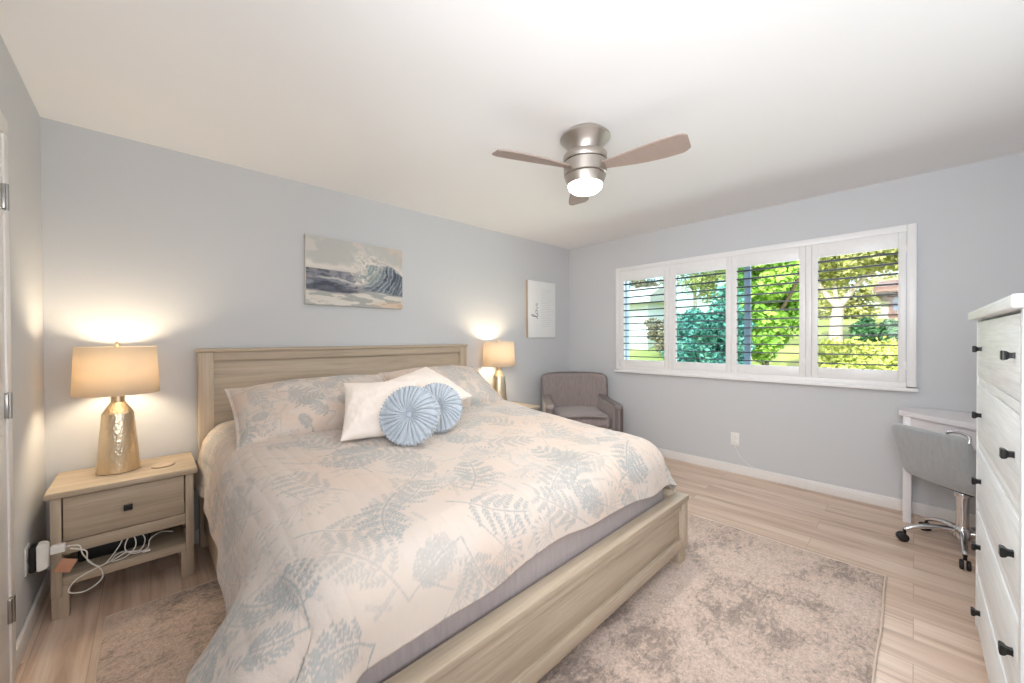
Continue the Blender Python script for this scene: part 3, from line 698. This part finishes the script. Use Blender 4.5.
sea2 = sstep(.41, .34, vv+.06*(n1-.5))*sstep(.17, .23, vv+.1*(n3-.5)); col = lay(col, sea2, [96, 100, 112]); col = lay(col, sea2*sstep(.5, .62, n2)*.8, [150, 152, 160]); col = lay(col, sea2*sstep(.42, .34, n2)*.8, [66, 70, 84])
foam = sstep(.025, .0, np.abs(vv-.385-.05*(n3-.5)-.03*np.sin(uu*9)))*sstep(.0, .2, uu); col = lay(col, foam*.8, [214, 210, 206])
bb = sstep(.24, .18, vv+.06*(n1-.5)+.03*np.sin(uu*6)); col = lay(col, bb, [216, 210, 202]); col = lay(col, bb*sstep(.5, .6, n2)*.75, [146, 152, 150]); col = lay(col, bb*sstep(.5, .9, uu)*sstep(.14, .04, vv)*.7, [210, 178, 152])
crest = .62+.09*np.sin((uu-.5)*5.6)-.9*np.clip(uu-.84, 0, 1)**1.2
wx = sstep(.50, .62, uu+.12*(n3-.5)); wave = wx*sstep(crest+.02, crest-.02, vv+.09*(n3-.5))*sstep(.20, .27, vv+.03*np.sin(uu*8))
col = lay(col, wave, [108, 118, 130])
rad = np.hypot((uu-.50)*1.35, (vv-.70)*.9); curl = .5+.5*np.sin(rad*120+n1*9+n3*6); curl2 = .5+.5*np.sin(rad*53+n1*7)
col = lay(col, wave*sstep(.35, .95, curl)*.55, [150, 162, 168]); col = lay(col, wave*sstep(.55, .95, curl2)*sstep(.35, .6, n3+.5*(uu-.6))*.9, [62, 70, 86]); col = lay(col, wave*sstep(.82, .62, uu)*sstep(.28, .5, vv)*.55, [172, 186, 180])
col = lay(col, wave*sstep(.9, 1, curl)*.5, [206, 210, 210]); col = lay(col, wave*sstep(.70, .95, uu)*sstep(.5, .3, n1)*.5, [56, 64, 80])
spray = np.exp(-(((uu-.60)/.15)**2+((vv-.70)/.15)**2))*1.4; n4_ = fbm(uu.shape, 16, 4, 37, 1.4)
col = lay(col, np.clip(spray*sstep(.40, .56, n4_), 0, 1)*.92, [230, 222, 212]); col = lay(col, np.clip(np.exp(-(((uu-.50)/.10)**2+((vv-.44)/.11)**2))*1.4*sstep(.42, .52, n4_), 0, 1), [226, 218, 210])
col = lay(col, np.clip(spray, 0, 1)*sstep(.58, .66, n4_)*.55, [140, 138, 138]); col = lay(col, wave*sstep(.03, .0, np.abs(vv+.09*(n3-.5)-crest+.01))*sstep(.45, .6, n4_)*.8, [220, 216, 210])
P = np.stack([(uu-.5)*(CW-.006), np.full(uu.shape, -.0346), (vv-.5)*(CHt-.006)], -1)
link('painted_face', grid_np('painted_face', P[::-1].copy()[:, ::1], col[::-1].copy()), M['paint'], cv)
sg = thing('word_canvas', 'narrow white canvas with grey script lettering near the room corner', 'picture', (3.445, YA, 1.625))
MB().box(-.245, .245, -.030, -.001, -.335, .335, .003).build('canvas', plain('white_canvas', srgb(240, 240, 240), .8), sg)
MB().box(-.249, -.245, -.030, -.001, -.335, .335, .001).build('edge_strip', plain('tan_canvas_edge', srgb(186, 166, 146), .8), sg)
ink = plain('grey_ink', srgb(120, 124, 138), .8); faint = plain('pale_grey_ink', srgb(214, 216, 220), .8)
def stroke(mb, pts, wd):   # flat ink strokes lying on the canvas; letters run upwards, tops towards the left
    for a, c in zip(pts, pts[1:]):
        ax, az, bx_, bz = -a[1], a[0], -c[1], c[0]; L_ = math.hypot(bx_-ax, bz-az)
        if L_ < 1e-6: continue
        px, pz = -(bz-az)/L_*wd/2, (bx_-ax)/L_*wd/2
        v = [mb.bm.verts.new((q[0], -.0304, q[1])) for q in ((ax+px, az+pz), (bx_+px, bz+pz), (bx_-px, bz-pz), (ax-px, az-pz))]
        mb.bm.faces.new(v)
def arc(cx, cy, rx, ry, a0, a1, n=14): return [(cx+rx*math.cos(a0+(a1-a0)*k/n), cy+ry*math.sin(a0+(a1-a0)*k/n)) for k in range(n+1)]
tx = MB(); q = .092
def off(p): return [(-.105+x*q, .075+y*q) for x, y in p]
stroke(tx, [(x, y-0) for x, y in off([(-.05, .05), (.25, .45), (.42, .95), (.42, 1.2), (.32, 1.22), (.22, .9), (.2, .35), (.28, .03), (.4, .03), (.55, .2)])], .008)
stroke(tx, off(arc(.78, .24, .2, .22, 1.2, 1.2+2*PI, 18)+[(1.0, .42), (1.15, .36)]), .006)
stroke(tx, off([(1.15, .40), (1.22, .2), (1.3, .03), (1.42, .2), (1.5, .43), (1.6, .33)]), .005)
stroke(tx, off([(1.62, .2), (1.82, .26), (1.88, .38), (1.78, .45), (1.68, .35), (1.66, .18), (1.74, .05), (1.88, .05), (2.02, .16)]), .005)
tx.build('lettering', ink, sg)
fl = MB()
for k in range(20):
    zz = -.20+k*.023
    a, c = -.03+rnd.random()*.02, .12+rnd.random()*.09
    v = [fl.bm.verts.new(p) for p in ((a, -.0303, zz), (c, -.0303, zz), (c, -.0303, zz+.004), (a, -.0303, zz+.004))]; fl.bm.faces.new(v)
fl.build('faint_print', faint, sg)

# ------------------------------------------------------------------ window wall outlet
o2 = thing('wall_outlet', 'white outlet plate on the wall below the shutters', 'outlet', (XB, 1.165, .325), 0, 'wall outlets')
MB().box(-.006, 0, -.037, .037, -.060, .060, .003).build('plate', M['white_plastic'], o2)
MB().box(-.008, -.006, -.017, .017, .008, .042, .002).box(-.008, -.006, -.017, .017, -.042, -.008, .002).build('socket', M['white_plastic'], o2)
o3 = thing('extension_cable', 'thin white cord running from the outlet under the shutters down to the baseboard', 'cord', (XB, 1.165, .30))
MB().tube([(-.022, 0, 0), (-.024, -.01, -.05), (-.020, -.05, -.13), (-.020, -.12, -.19), (-.018, -.24, -.215), (-.017, -.6, -.235), (-.017, -1.0, -.245)], .0017, 7, 8).build('cable', M['white_plastic'], o3)
MB().box(-.026, -.0082, -.012, .012, -.014, .014, .004).build('plug', M['white_plastic'], o3)

# ------------------------------------------------------------------ armchair (faces local -Y)
ac = thing('armchair', 'taupe upholstered armchair in the corner beyond the bed', 'armchair', (3.48, 2.60, 0), math.radians(46.4-90+2))
def AP(mb, nm, mat, par=ac): return mb.build(nm, mat, par)
AP(MB().box(-.33, .33, -.32, .30, .16, .34, .03, 3), 'seat_base', M['tweed'])
AP(MB().box(-.275, .275, -.36, .20, .335, .475, .05, 5, sub=6, fn=lambda c: (c.x, c.y, c.z+.02*(1-(c.x/.275)**2) if c.z > .4 else c.z)), 'seat_cushion', M['tweed'])
def backfn(c):
    u = (c.z-.2)/.66; return (c.x*(1+.05*u), c.y+.07*u-.16*(abs(c.x)/.36)**2.6*(1.0-.25*u), c.z-.02*(c.x/.36)**4*u)
AP(MB().box(-.365, .365, .20, .31, .18, .875, .045, 5, sub=12, fn=backfn), 'backrest', M['tweed'])
for s in (-1, 1):
    def armfn(c, s=s):
        u = (c.y+.36)/.56; flare = .03*(1-u)
        top = .0 if c.z < .45 else .02*u+.10*max(0, u-.72)
        return (c.x+s*flare, c.y, c.z+top)
    AP(MB().box(min(s*.27, s*.375), max(s*.27, s*.375), -.37, .24, .15, .59, .045, 5, sub=10, fn=armfn), 'arm', M['tweed'])
    for y in (-.31, .27): AP(MB().lathe([(.014, 0), (.022, .16)], (s*.31, y, 0), 16), 'leg', M['bark_dark'])

# ------------------------------------------------------------------ ceiling fan
fan = thing('ceiling_fan', 'brushed nickel three blade ceiling fan with lit lamp', 'fan', (1.805, 1.29, H))
def FP(mb, nm, mat, par=fan): return mb.build(nm, mat, par)
FP(MB().lathe([(.112, 0), (.134, -.020), (.139, -.026), (.139, -.034), (.133, -.040), (.108, -.068), (.085, -.100), (.080, -.128)], n=56), 'canopy', M['nickel'])
FP(MB().lathe([(.10, -.122), (.119, -.124), (.122, -.129), (.122, -.160), (.119, -.164)], n=56), 'motor_ring', M['nickel'])
FP(MB().lathe([(.113, -.163), (.113, -.170)], n=56), 'groove', M['dark_gap'])
FP(MB().lathe([(.119, -.169), (.122, -.172), (.119, -.236), (.114, -.240)], n=56), 'motor_housing', M['nickel'])
FP(MB().lathe([(.110, -.239), (.110, -.245)], n=56), 'groove', M['dark_gap'])
FP(MB().lathe([(.114, -.244), (.115, -.248), (.099, -.290), (.095, -.292)], n=56), 'light_collar', M['nickel'])
FP(MB().lathe([(.095, -.290), (.097, -.294), (.091, -.312), (.072, -.328), (.045, -.336), (.015, -.339), (.001, -.3395)], n=56), 'glass_shade', M['glow_glass'])
light('fan_light', 'AREA', (1.805, 1.29, H-.345), 5.5, (1, .95, .88), target=(1.805, 1.29, 0), shape='DISK', size=.10)
for ang in (40, 159, 281):
    b = bmesh.new(); n = 26; top = []; bot = []
    outl = []
    for k in range(n+1):
        u = k/n; x = .10+.445*u
        hw = .032+.040*math.sin(min(u*1.15, 1)*PI/2)**1.2
        if u > .9: hw *= (1-((u-.9)/.1)**2*.32)
        sweep = .010*math.sin(u*PI)
        outl.append((x, hw+sweep, -hw*.92+sweep*.4))
    poly = [(x, a) for x, a, c_ in outl]+[(x, c_) for x, a, c_ in reversed(outl)]
    rot = Matrix.Rotation(math.radians(ang), 4, 'Z') @ Matrix.Translation((0, 0, -.203)) @ Matrix.Rotation(math.radians(-13), 4, 'X')
    bl = FP(MB().prism(poly, -.004, .004, .002, 'z', rot), 'blade', M['blade'])
# ------------------------------------------------------------------ dresser
DXa, DXb, DF = 1.55, 2.55, -.182
dr = thing('dresser', 'tall whitewashed five drawer dresser at the right edge', 'dresser', ((DXa+DXb)/2, -.41, 0))
W2 = (DXb-DXa)/2
def DP(mb, nm, mat, par=dr): return mb.build(nm, mat, par)
fy = DF+.41
DP(MB().box(-W2-.042, W2+.042, -.215, fy+.022, 1.352, 1.385, .004), 'top', M['white_wood_x'])
DP(MB().box(-W2, -W2+.03, -.20, fy, .056, 1.352, .003), 'side_panel', M['white_wood_z'])
DP(MB().box(W2-.03, W2, -.20, fy, .056, 1.352, .003), 'side_panel', M['white_wood_z'])
DP(MB().box(-W2+.03, W2-.03, -.20, -.185, .056, 1.352, .001), 'back_panel', M['white_wood_x'])
DP(MB().box(-W2+.03, W2-.03, -.185, fy-.02, .056, .08, .001), 'bottom_panel', M['white_wood_x'])
for x in (-W2+.02, W2-.08):
    for y in (-.19, fy-.10): DP(MB().box(x, x+.06, y, y+.06, 0, .057, .003), 'foot', M['white_wood_z'])
tops = [1.345, 1.082, .818, .555, .291]
hts = [.228, .226, .226, .226, .218]
for k, (tz, hh) in enumerate(zip(tops, hts)):
    rail = DP(MB().box(-W2+.03, W2-.03, fy-.03, fy-.004, tz-hh-.034, tz-hh-.003 if k < 4 else tz-hh-.003, .002), 'rail', M['white_wood_x']) if k < 4 else None
    dwr = DP(MB().box(-W2+.033, W2-.033, fy-.022, fy-.001, tz-hh, tz-.003, .003), 'drawer', M['white_wood_x'])
    MB().box(-W2+.05, W2-.05, -.15, fy-.022, tz-hh+.02, tz-.03, 0).build('drawer_box', M['white_wood_x'], dwr)
    for xk in (1.66, 2.39):
        xx = xk-(DXa+DXb)/2; zk = tz-.113
        b = bmesh.new()
        MBk = MB()
        prof = [(.0085, 0), (.0075, .006), (.008, .011), (.0120, .016), (.0130, .020), (.0130, .023), (.0110, .025)]
        MBk.lathe([(r*1.38, z) for r, z in prof], (0, 0, 0), 4)
        k_ = MBk.build('knob', M['black'], dwr, smooth=False)
        k_.matrix_local = Matrix.Translation((xx, fy-.002, zk)) @ Matrix.Rotation(-PI/2, 4, 'X') @ Matrix.Rotation(PI/4, 4, 'Z')

# ------------------------------------------------------------------ corner desk
dk = thing('corner_desk', 'white corner desk with a diagonal front below the window', 'desk', (XB, YC, 0))
g_ = .016
A1 = [(-g_, g_), (-g_, .735), (-.215, .735), (-.735, .215), (-.735, g_)]
MB().prism(A1, .735, .77, .003).build('desktop', M['desk_white'], dk)
A2 = [(-.03, .03), (-.03, .715), (-.205, .715), (-.215, .705), (-.705, .215), (-.715, .205), (-.715, .03)]
MB().prism([(-.21, .700), (-.70, .210), (-.685, .195), (-.195, .685)], .61, .735, .002).build('drawer_front', M['desk_white'], dk)
MB().box(-.195, -.035, .69, .712, .61, .735, .002).build('apron', M['desk_white'], dk)
MB().box(-.712, -.69, .035, .195, .61, .735, .002).build('apron', M['desk_white'], dk)
for x, y in ((-.235, .672), (-.07, .672), (-.715, .195), (-.715, .04), (-.07, .03)):
    MB().box(x, x+.042, y, y+.042, 0, .735, .003).build('leg', M['desk_white'], dk)

# ------------------------------------------------------------------ office chair (faces local -Y)
oc = thing('desk_chair', 'grey velvet swivel chair tucked under the corner desk', 'chair', (3.50, -.20, 0), math.radians(45))
def OP(mb, nm, mat, par=oc): return mb.build(nm, mat, par)
# profile of the bent shell: (y, z) centre line, with half thickness
cl_ = [(-.22, .42), (-.12, .41), (0, .405), (.10, .408), (.158, .428), (.185, .49), (.202, .57), (.219, .65), (.235, .735)]
prof_in, prof_out = [], []
for i, (y, z) in enumerate(cl_):
    a = cl_[max(i-1, 0)]; c = cl_[min(i+1, len(cl_)-1)]; ty, tz = c[0]-a[0], c[1]-a[1]; L_ = math.hypot(ty, tz); ny_, nz_ = -tz/L_, ty/L_
    prof_in.append((y+ny_*.026, z+nz_*.026)); prof_out.append((y-ny_*.026, z-nz_*.026))
def shell(i0, i1, nm, halfw):
    mb = MB(); b = bmesh.new(); n = 16; rows = []
    ring = prof_in[i0:i1+1]+prof_out[i0:i1+1][::-1]
    for k in range(n+1):
        u = k/n*2-1; x = halfw*u
        edge = max(0, (abs(u)-.88)/.12); inset = .018*edge**2
        row = []
        for j, (y, z) in enumerate(ring):
            jj = j if j <= i1-i0 else 2*(i1-i0)+1-j
            cy2, cz2 = cl_[i0+jj]; f_ = 1-.75*edge**2.5
            hw = 1-.03*(1-min(1, max(0, (cl_[i0+jj][1]-.44)/.2))) if nm == 'backrest' else 1
            row.append(b.verts.new((x*hw, cy2+(y-cy2)*f_-(.03*u*u if nm == 'backrest' else 0), cz2+(z-cz2)*f_+(.012*u*u if nm != 'backrest' else -.02*max(0, abs(u)-.8)/.2*(1 if jj > i1-i0-2 else 0)))))
        rows.append(row)
    m_ = len(ring)
    for a, c in zip(rows, rows[1:]):
        for j in range(m_): b.faces.new((a[j], a[(j+1) % m_], c[(j+1) % m_], c[j]))
    b.faces.new(rows[0]); b.faces.new(rows[-1][::-1])
    mb.add(b); o = OP(mb, nm, M['velvet']); md = o.modifiers.new('soft', 'SUBSURF'); md.levels = 1; md.render_levels = 2; return o
shell(0, 3, 'seat', .225); shell(3, 8, 'backrest', .225)
OP(MB().tube([(-.06+.0, .205, .735), (-.055, .195, .765), (-.02, .19, .778), (.02, .19, .778), (.055, .195, .765), (.06, .205, .735)], .008, 10, 5), 'handle', M['chrome']).location = (-.15, 0, -.032)
OP(MB().box(-.09, .09, -.09, .05, .362, .380, .004), 'seat_plate', M['black_plastic'])
OP(MB().lathe([(.026, .11), (.026, .335)], n=28).lathe([(.034, .33), (.036, .335), (.036, .352), (.03, .362)], n=28), 'gas_lift', M['chrome'])
OP(MB().lathe([(.033, .08), (.04, .085), (.042, .13), (.032, .15)], n=28), 'hub', M['chrome'])
for k in range(5):
    a = math.radians(107-45+72*k); cx2, sy2 = math.cos(a), math.sin(a)
    lg = OP(MB().tube([(cx2*r_, sy2*r_, z) for r_, z in ((.02, .118), (.08, .125), (.16, .115), (.225, .092), (.25, .075))], [.018, .016, .014, .012, .011], 12, 5), 'leg', M['chrome'])
    cs = OP(MB().lathe([(.008, .0), (.008, .03)], (cx2*.25, sy2*.25, .05), 12), 'caster', M['black_plastic'], lg)
    for s in (-1, 1):
        wh = MB().lathe([(.020, -.009), (.027, -.006), (.027, .006), (.020, .009)], n=24)
        bmm = wh.bm; bmesh.ops.transform(bmm, matrix=Matrix.Translation((cx2*.25-sy2*.013*s+cx2*.01, sy2*.25+cx2*.013*s+sy2*.01, .027)) @ Matrix.Rotation(a, 4, 'Z') @ Matrix.Rotation(PI/2, 4, 'X'), verts=bmm.verts[:])
        OP(wh, 'caster', M['black_plastic'], lg)

# ------------------------------------------------------------------ garden beyond the window
def hz_(x, y): return -.35+2.35*sstep(6, 22, x)+.04*np.sin(x*1.7+y)*sstep(6, 9, x)
nu, nv = 90, 90
X, Y = np.meshgrid(np.linspace(4.3, 48, nu), np.linspace(-14, 40, nv))
hill = link('hillside', grid_np('hillside', np.stack([X, Y, hz_(X, Y)], -1)), M['hill'])
tag(hill, 'grassy hillside outside the window', 'hillside', None, 'structure')
def leaves(name, mat, blobs, size, seed, parent=None, flat=.35):
    r = np.random.RandomState(seed); Ps = []
    for (cx, cy, cz, rx, ry, rz, n) in blobs:
        d = r.normal(size=(n, 3)); d /= np.linalg.norm(d, axis=1)[:, None]; rad = r.rand(n)**.33
        Ps.append(np.array([cx, cy, cz])+d*rad[:, None]*np.array([rx, ry, rz]))
    P_ = np.concatenate(Ps); N = len(P_)
    a = r.normal(size=(N, 3)); a[:, 2] *= .6; a /= np.linalg.norm(a, axis=1)[:, None]
    c = np.cross(a, r.normal(size=(N, 3))); c /= np.linalg.norm(c, axis=1)[:, None]
    s = size*(.6+.8*r.rand(N))[:, None]; a = a*s; c = c*s*.55
    V = np.stack([P_-a, P_+c, P_+a, P_-c], 1).reshape(-1, 3)
    return link(name, mesh_np(name, V, np.arange(4*N).reshape(N, 4)), mat, parent, False)
def tree(label, loc, h, blobs, leafm_, bark, branches, seed, size=.07, group='trees on the hillside'):
    z = float(hz_(np.array(loc[0]), np.array(loc[1]))) - .05
    o = thing('tree', label, 'tree', (loc[0], loc[1], z), 0, group)
    tb = MB()
    for pts, r0, r1 in branches:
        tb.tube(pts, [r0+(r1-r0)*k/(len(pts)-1) for k in range(len(pts))], 8, 4)
    tb.build('trunk', bark, o)
    leaves('crown', leafm_, blobs, size, seed, o)
    return o
r_ = np.random.RandomState(5)
def cloud(cx, cy, cz, rx, ry, rz, k, br, n, seed):
    r = np.random.RandomState(seed); out = []
    for _ in range(k):
        d = r.normal(size=3); d /= np.linalg.norm(d); q = r.rand()**.4
        out.append((cx+d[0]*rx*q, cy+d[1]*ry*q, cz+d[2]*rz*q, br*(.7+.6*r.rand()), br*(.7+.6*r.rand()), br*(.55+.4*r.rand()), n))
    return out
# coordinates inside each tree are relative to its foot
tree('bright green leafy tree seen through the third shutter panel', (10.2, 2.32), 4, cloud(0, 0, 2.4, .9, .62, 2.1, 52, .36, 320, 1), M['leaf_bright'], M['bark_dark'],
     [([(0, 0, 0), (.05, .05, 1.2), (0, 0, 2.6)], .09, .04), ([(0, 0, 1.4), (.3, .5, 2.2), (.4, .8, 3)], .05, .02), ([(0, 0, 1.4), (-.2, -.5, 2.2), (-.3, -.8, 3.1)], .05, .02)], 41)
tree('olive tree with a pale branching trunk seen through the rightmost shutter panel', (14, 1.5), 5, cloud(0, -.1, 3.9, 1.3, 1.9, 1.6, 44, .5, 260, 2)+cloud(0, .2, 2.5, .7, 1.1, .5, 14, .33, 200, 3)+cloud(0, -1.2, 2.6, .6, .8, .4, 8, .3, 200, 31), M['leaf_olive'], M['bark'],
     [([(0, 0, 0), (0, .03, .7), (0, -.03, 1.35)], .17, .13), ([(0, -.03, 1.3), (0, .4, 2.0), (0, .55, 2.9)], .09, .03), ([(0, -.03, 1.3), (0, -.45, 1.95), (0, -1.0, 2.6)], .09, .03), ([(0, -.03, 1.3), (0, .05, 2.0), (0, -.1, 3)], .07, .03), ([(0, .3, 1.8), (0, .8, 2.1), (0, 1.2, 2.6)], .05, .02)], 42)
tree('sparse brown tree above the white garage roof', (19, 10.2), 5, cloud(0, .2, 2.9, 1.3, 2.2, 1.5, 44, .42, 150, 4), M['leaf_dry'], M['bark_dark'],
     [([(0, 0, 0), (0, .1, 1.5), (0, 0, 3)], .14, .08), ([(0, 0, 2.2), (0, .8, 3.4), (0, 1.3, 4.6)], .07, .02), ([(0, 0, 2.2), (0, -.7, 3.4), (0, -1.2, 4.8)], .07, .02), ([(0, 0, 2.8), (0, .2, 4), (0, .1, 5.4)], .06, .02), ([(0, .5, 3), (0, 1.6, 3.4), (0, 2.3, 4.2)], .05, .02)], 43)
tree('pale olive tree behind the big shaded shrub', (21.5, 7.6), 5, cloud(0, -.4, 2.9, 1.2, 2.6, 2.0, 60, .5, 200, 6), M['leaf_olive'], M['bark'],
     [([(0, .6, 0), (0, .6, 1.3), (0, .7, 3.3)], .11, .07), ([(0, .6, 1.4), (0, -.4, 2.4), (0, -1.2, 3.4)], .06, .02), ([(0, .65, 1.8), (0, 1.3, 2.8), (0, 1.6, 3.6)], .06, .02)], 44)
for i, (x, y, lb, mt, sd) in enumerate(((37, 8.0, 'tall green tree far behind the bright green one', 'leaf_bright', 7), (33, -2.0, 'broad olive tree rising behind the brown house', 'leaf_olive', 8), (29.5, 3.0, 'full olive tree behind the pale branching trunk', 'leaf_olive', 10))):
    tree(lb, (x, y), 6, cloud(0, 0, 2.9, 2.0, 2.9, 2.6, 60, .85, 220, sd), M[mt], M['bark_dark'], [([(0, 0, 0), (.05, 0, 1.6), (0, .1, 3.6)], .18, .07)], 45+i, .11)
def shrub(label, x, y, blobs, mt, seed, size=.055, nm='shrub', group='garden shrubs'):
    z = float(hz_(np.array(x), np.array(y))) - .03
    o = thing(nm, label, 'shrub', (x, y, z), 0, group)
    MB().tube([(0, 0, 0), (.02, .02, .35)], [.05, .03], 8).tube([(0, 0, .1), (.1, .15, .5)], [.03, .015], 8).tube([(0, 0, .1), (-.1, -.15, .5)], [.03, .015], 8).build('stem', M['bark_dark'], o)
    leaves('foliage', M[mt], blobs, size, seed, o)
shrub('big shaded shrub filling the second shutter panel', 9, 3.2, cloud(0, .22, 1.1, .6, .48, 1.05, 34, .3, 330, 11)+cloud(0, -.35, 1.4, .55, .40, .95, 22, .3, 330, 12), 'leaf_shaded', 60)
shrub('dark green shrub on the slope behind the ivy', 14.8, .45, cloud(0, 0, .35, .5, .95, .35, 22, .26, 260, 13), 'leaf_dark', 61)
shrub('light green low shrub below the bright green tree', 8.2, 1.55, cloud(0, 0, .5, .6, .8, .45, 24, .27, 240, 14), 'leaf_bright', 62)
shrub('dry brown shrub beside the white garage', 13.2, 6.1, cloud(0, 0, .9, .5, .55, .8, 22, .28, 130, 15), 'leaf_dry', 63)
r = np.random.RandomState(77); n = 16000
gx = 7.5+6.4*r.rand(n); gy = -1.2+3.0*r.rand(n)*1.0
gz = hz_(gx, gy)+.05+.32*fbm((1, n), 4, 2, 4)[0]*r.rand(n)+.25*r.rand(n)*sstep(7.5, 9, gx)
a = r.normal(size=(n, 3)); a /= np.linalg.norm(a, axis=1)[:, None]; c = np.cross(a, r.normal(size=(n, 3))); c /= np.linalg.norm(c, axis=1)[:, None]
Pp = np.stack([gx, gy, gz], -1); V = np.stack([Pp-a*.06, Pp+c*.035, Pp+a*.06, Pp-c*.035], 1).reshape(-1, 3)
tag(link('ivy', mesh_np('ivy', V, np.arange(4*n).reshape(n, 4)), M['leaf_ivy'], None, False), 'sunlit ivy covering the slope outside the rightmost shutter panel', 'ivy', None, 'stuff')
# white garage
gz0 = float(hz_(np.array(14.), np.array(8.)))
ga = thing('garage', 'white garage with a pale roof seen through the leftmost shutter panel', 'garage', (14.0, 8.85, gz0-.1))
MB().box(0, 1.5, -1.75, 3.2, 0, 1.95, .01).build('wall', M['stucco'], ga)
MB().box(-.03, .02, -.6, .75, .05, 1.5, .01).build('garage_door', M['stucco'], ga)
MB().prism([(-.5, 1.92), (-.5, 2.06), (.8, 2.60), (2.0, 2.06), (2.0, 1.92)], -2.0, 3.5, 0, 'y').build('roof', M['roof_grey'], ga)
MB().box(-.53, -.49, -2.1, 3.5, 1.88, 2.07, .004).build('fascia', M['stucco'], ga)
# brown house
hz0 = float(hz_(np.array(22.), np.array(0.)))
ho = thing('house', 'brown house with a low roof on the hillside at the right', 'house', (22.0, -.8, hz0-.1))
MB().box(0, 5, -3.0, 1.55, 0, 1.25, .01).build('wall', M['brown_siding'], ho)
MB().prism([(-.6, 1.2), (-.6, 1.36), (2.5, 1.95), (5.6, 1.36), (5.6, 1.2)], -3.4, 1.95, 0, 'y').build('roof', M['roof_brown'], ho)
wd_ = MB().box(-.04, .02, 1.0, 1.4, .45, 1.0, .01).build('window', M['blue_pane'], ho)
MB().box(-.05, .01, .35, .85, .1, 1.05, .01).build('door', M['stucco'], ho)
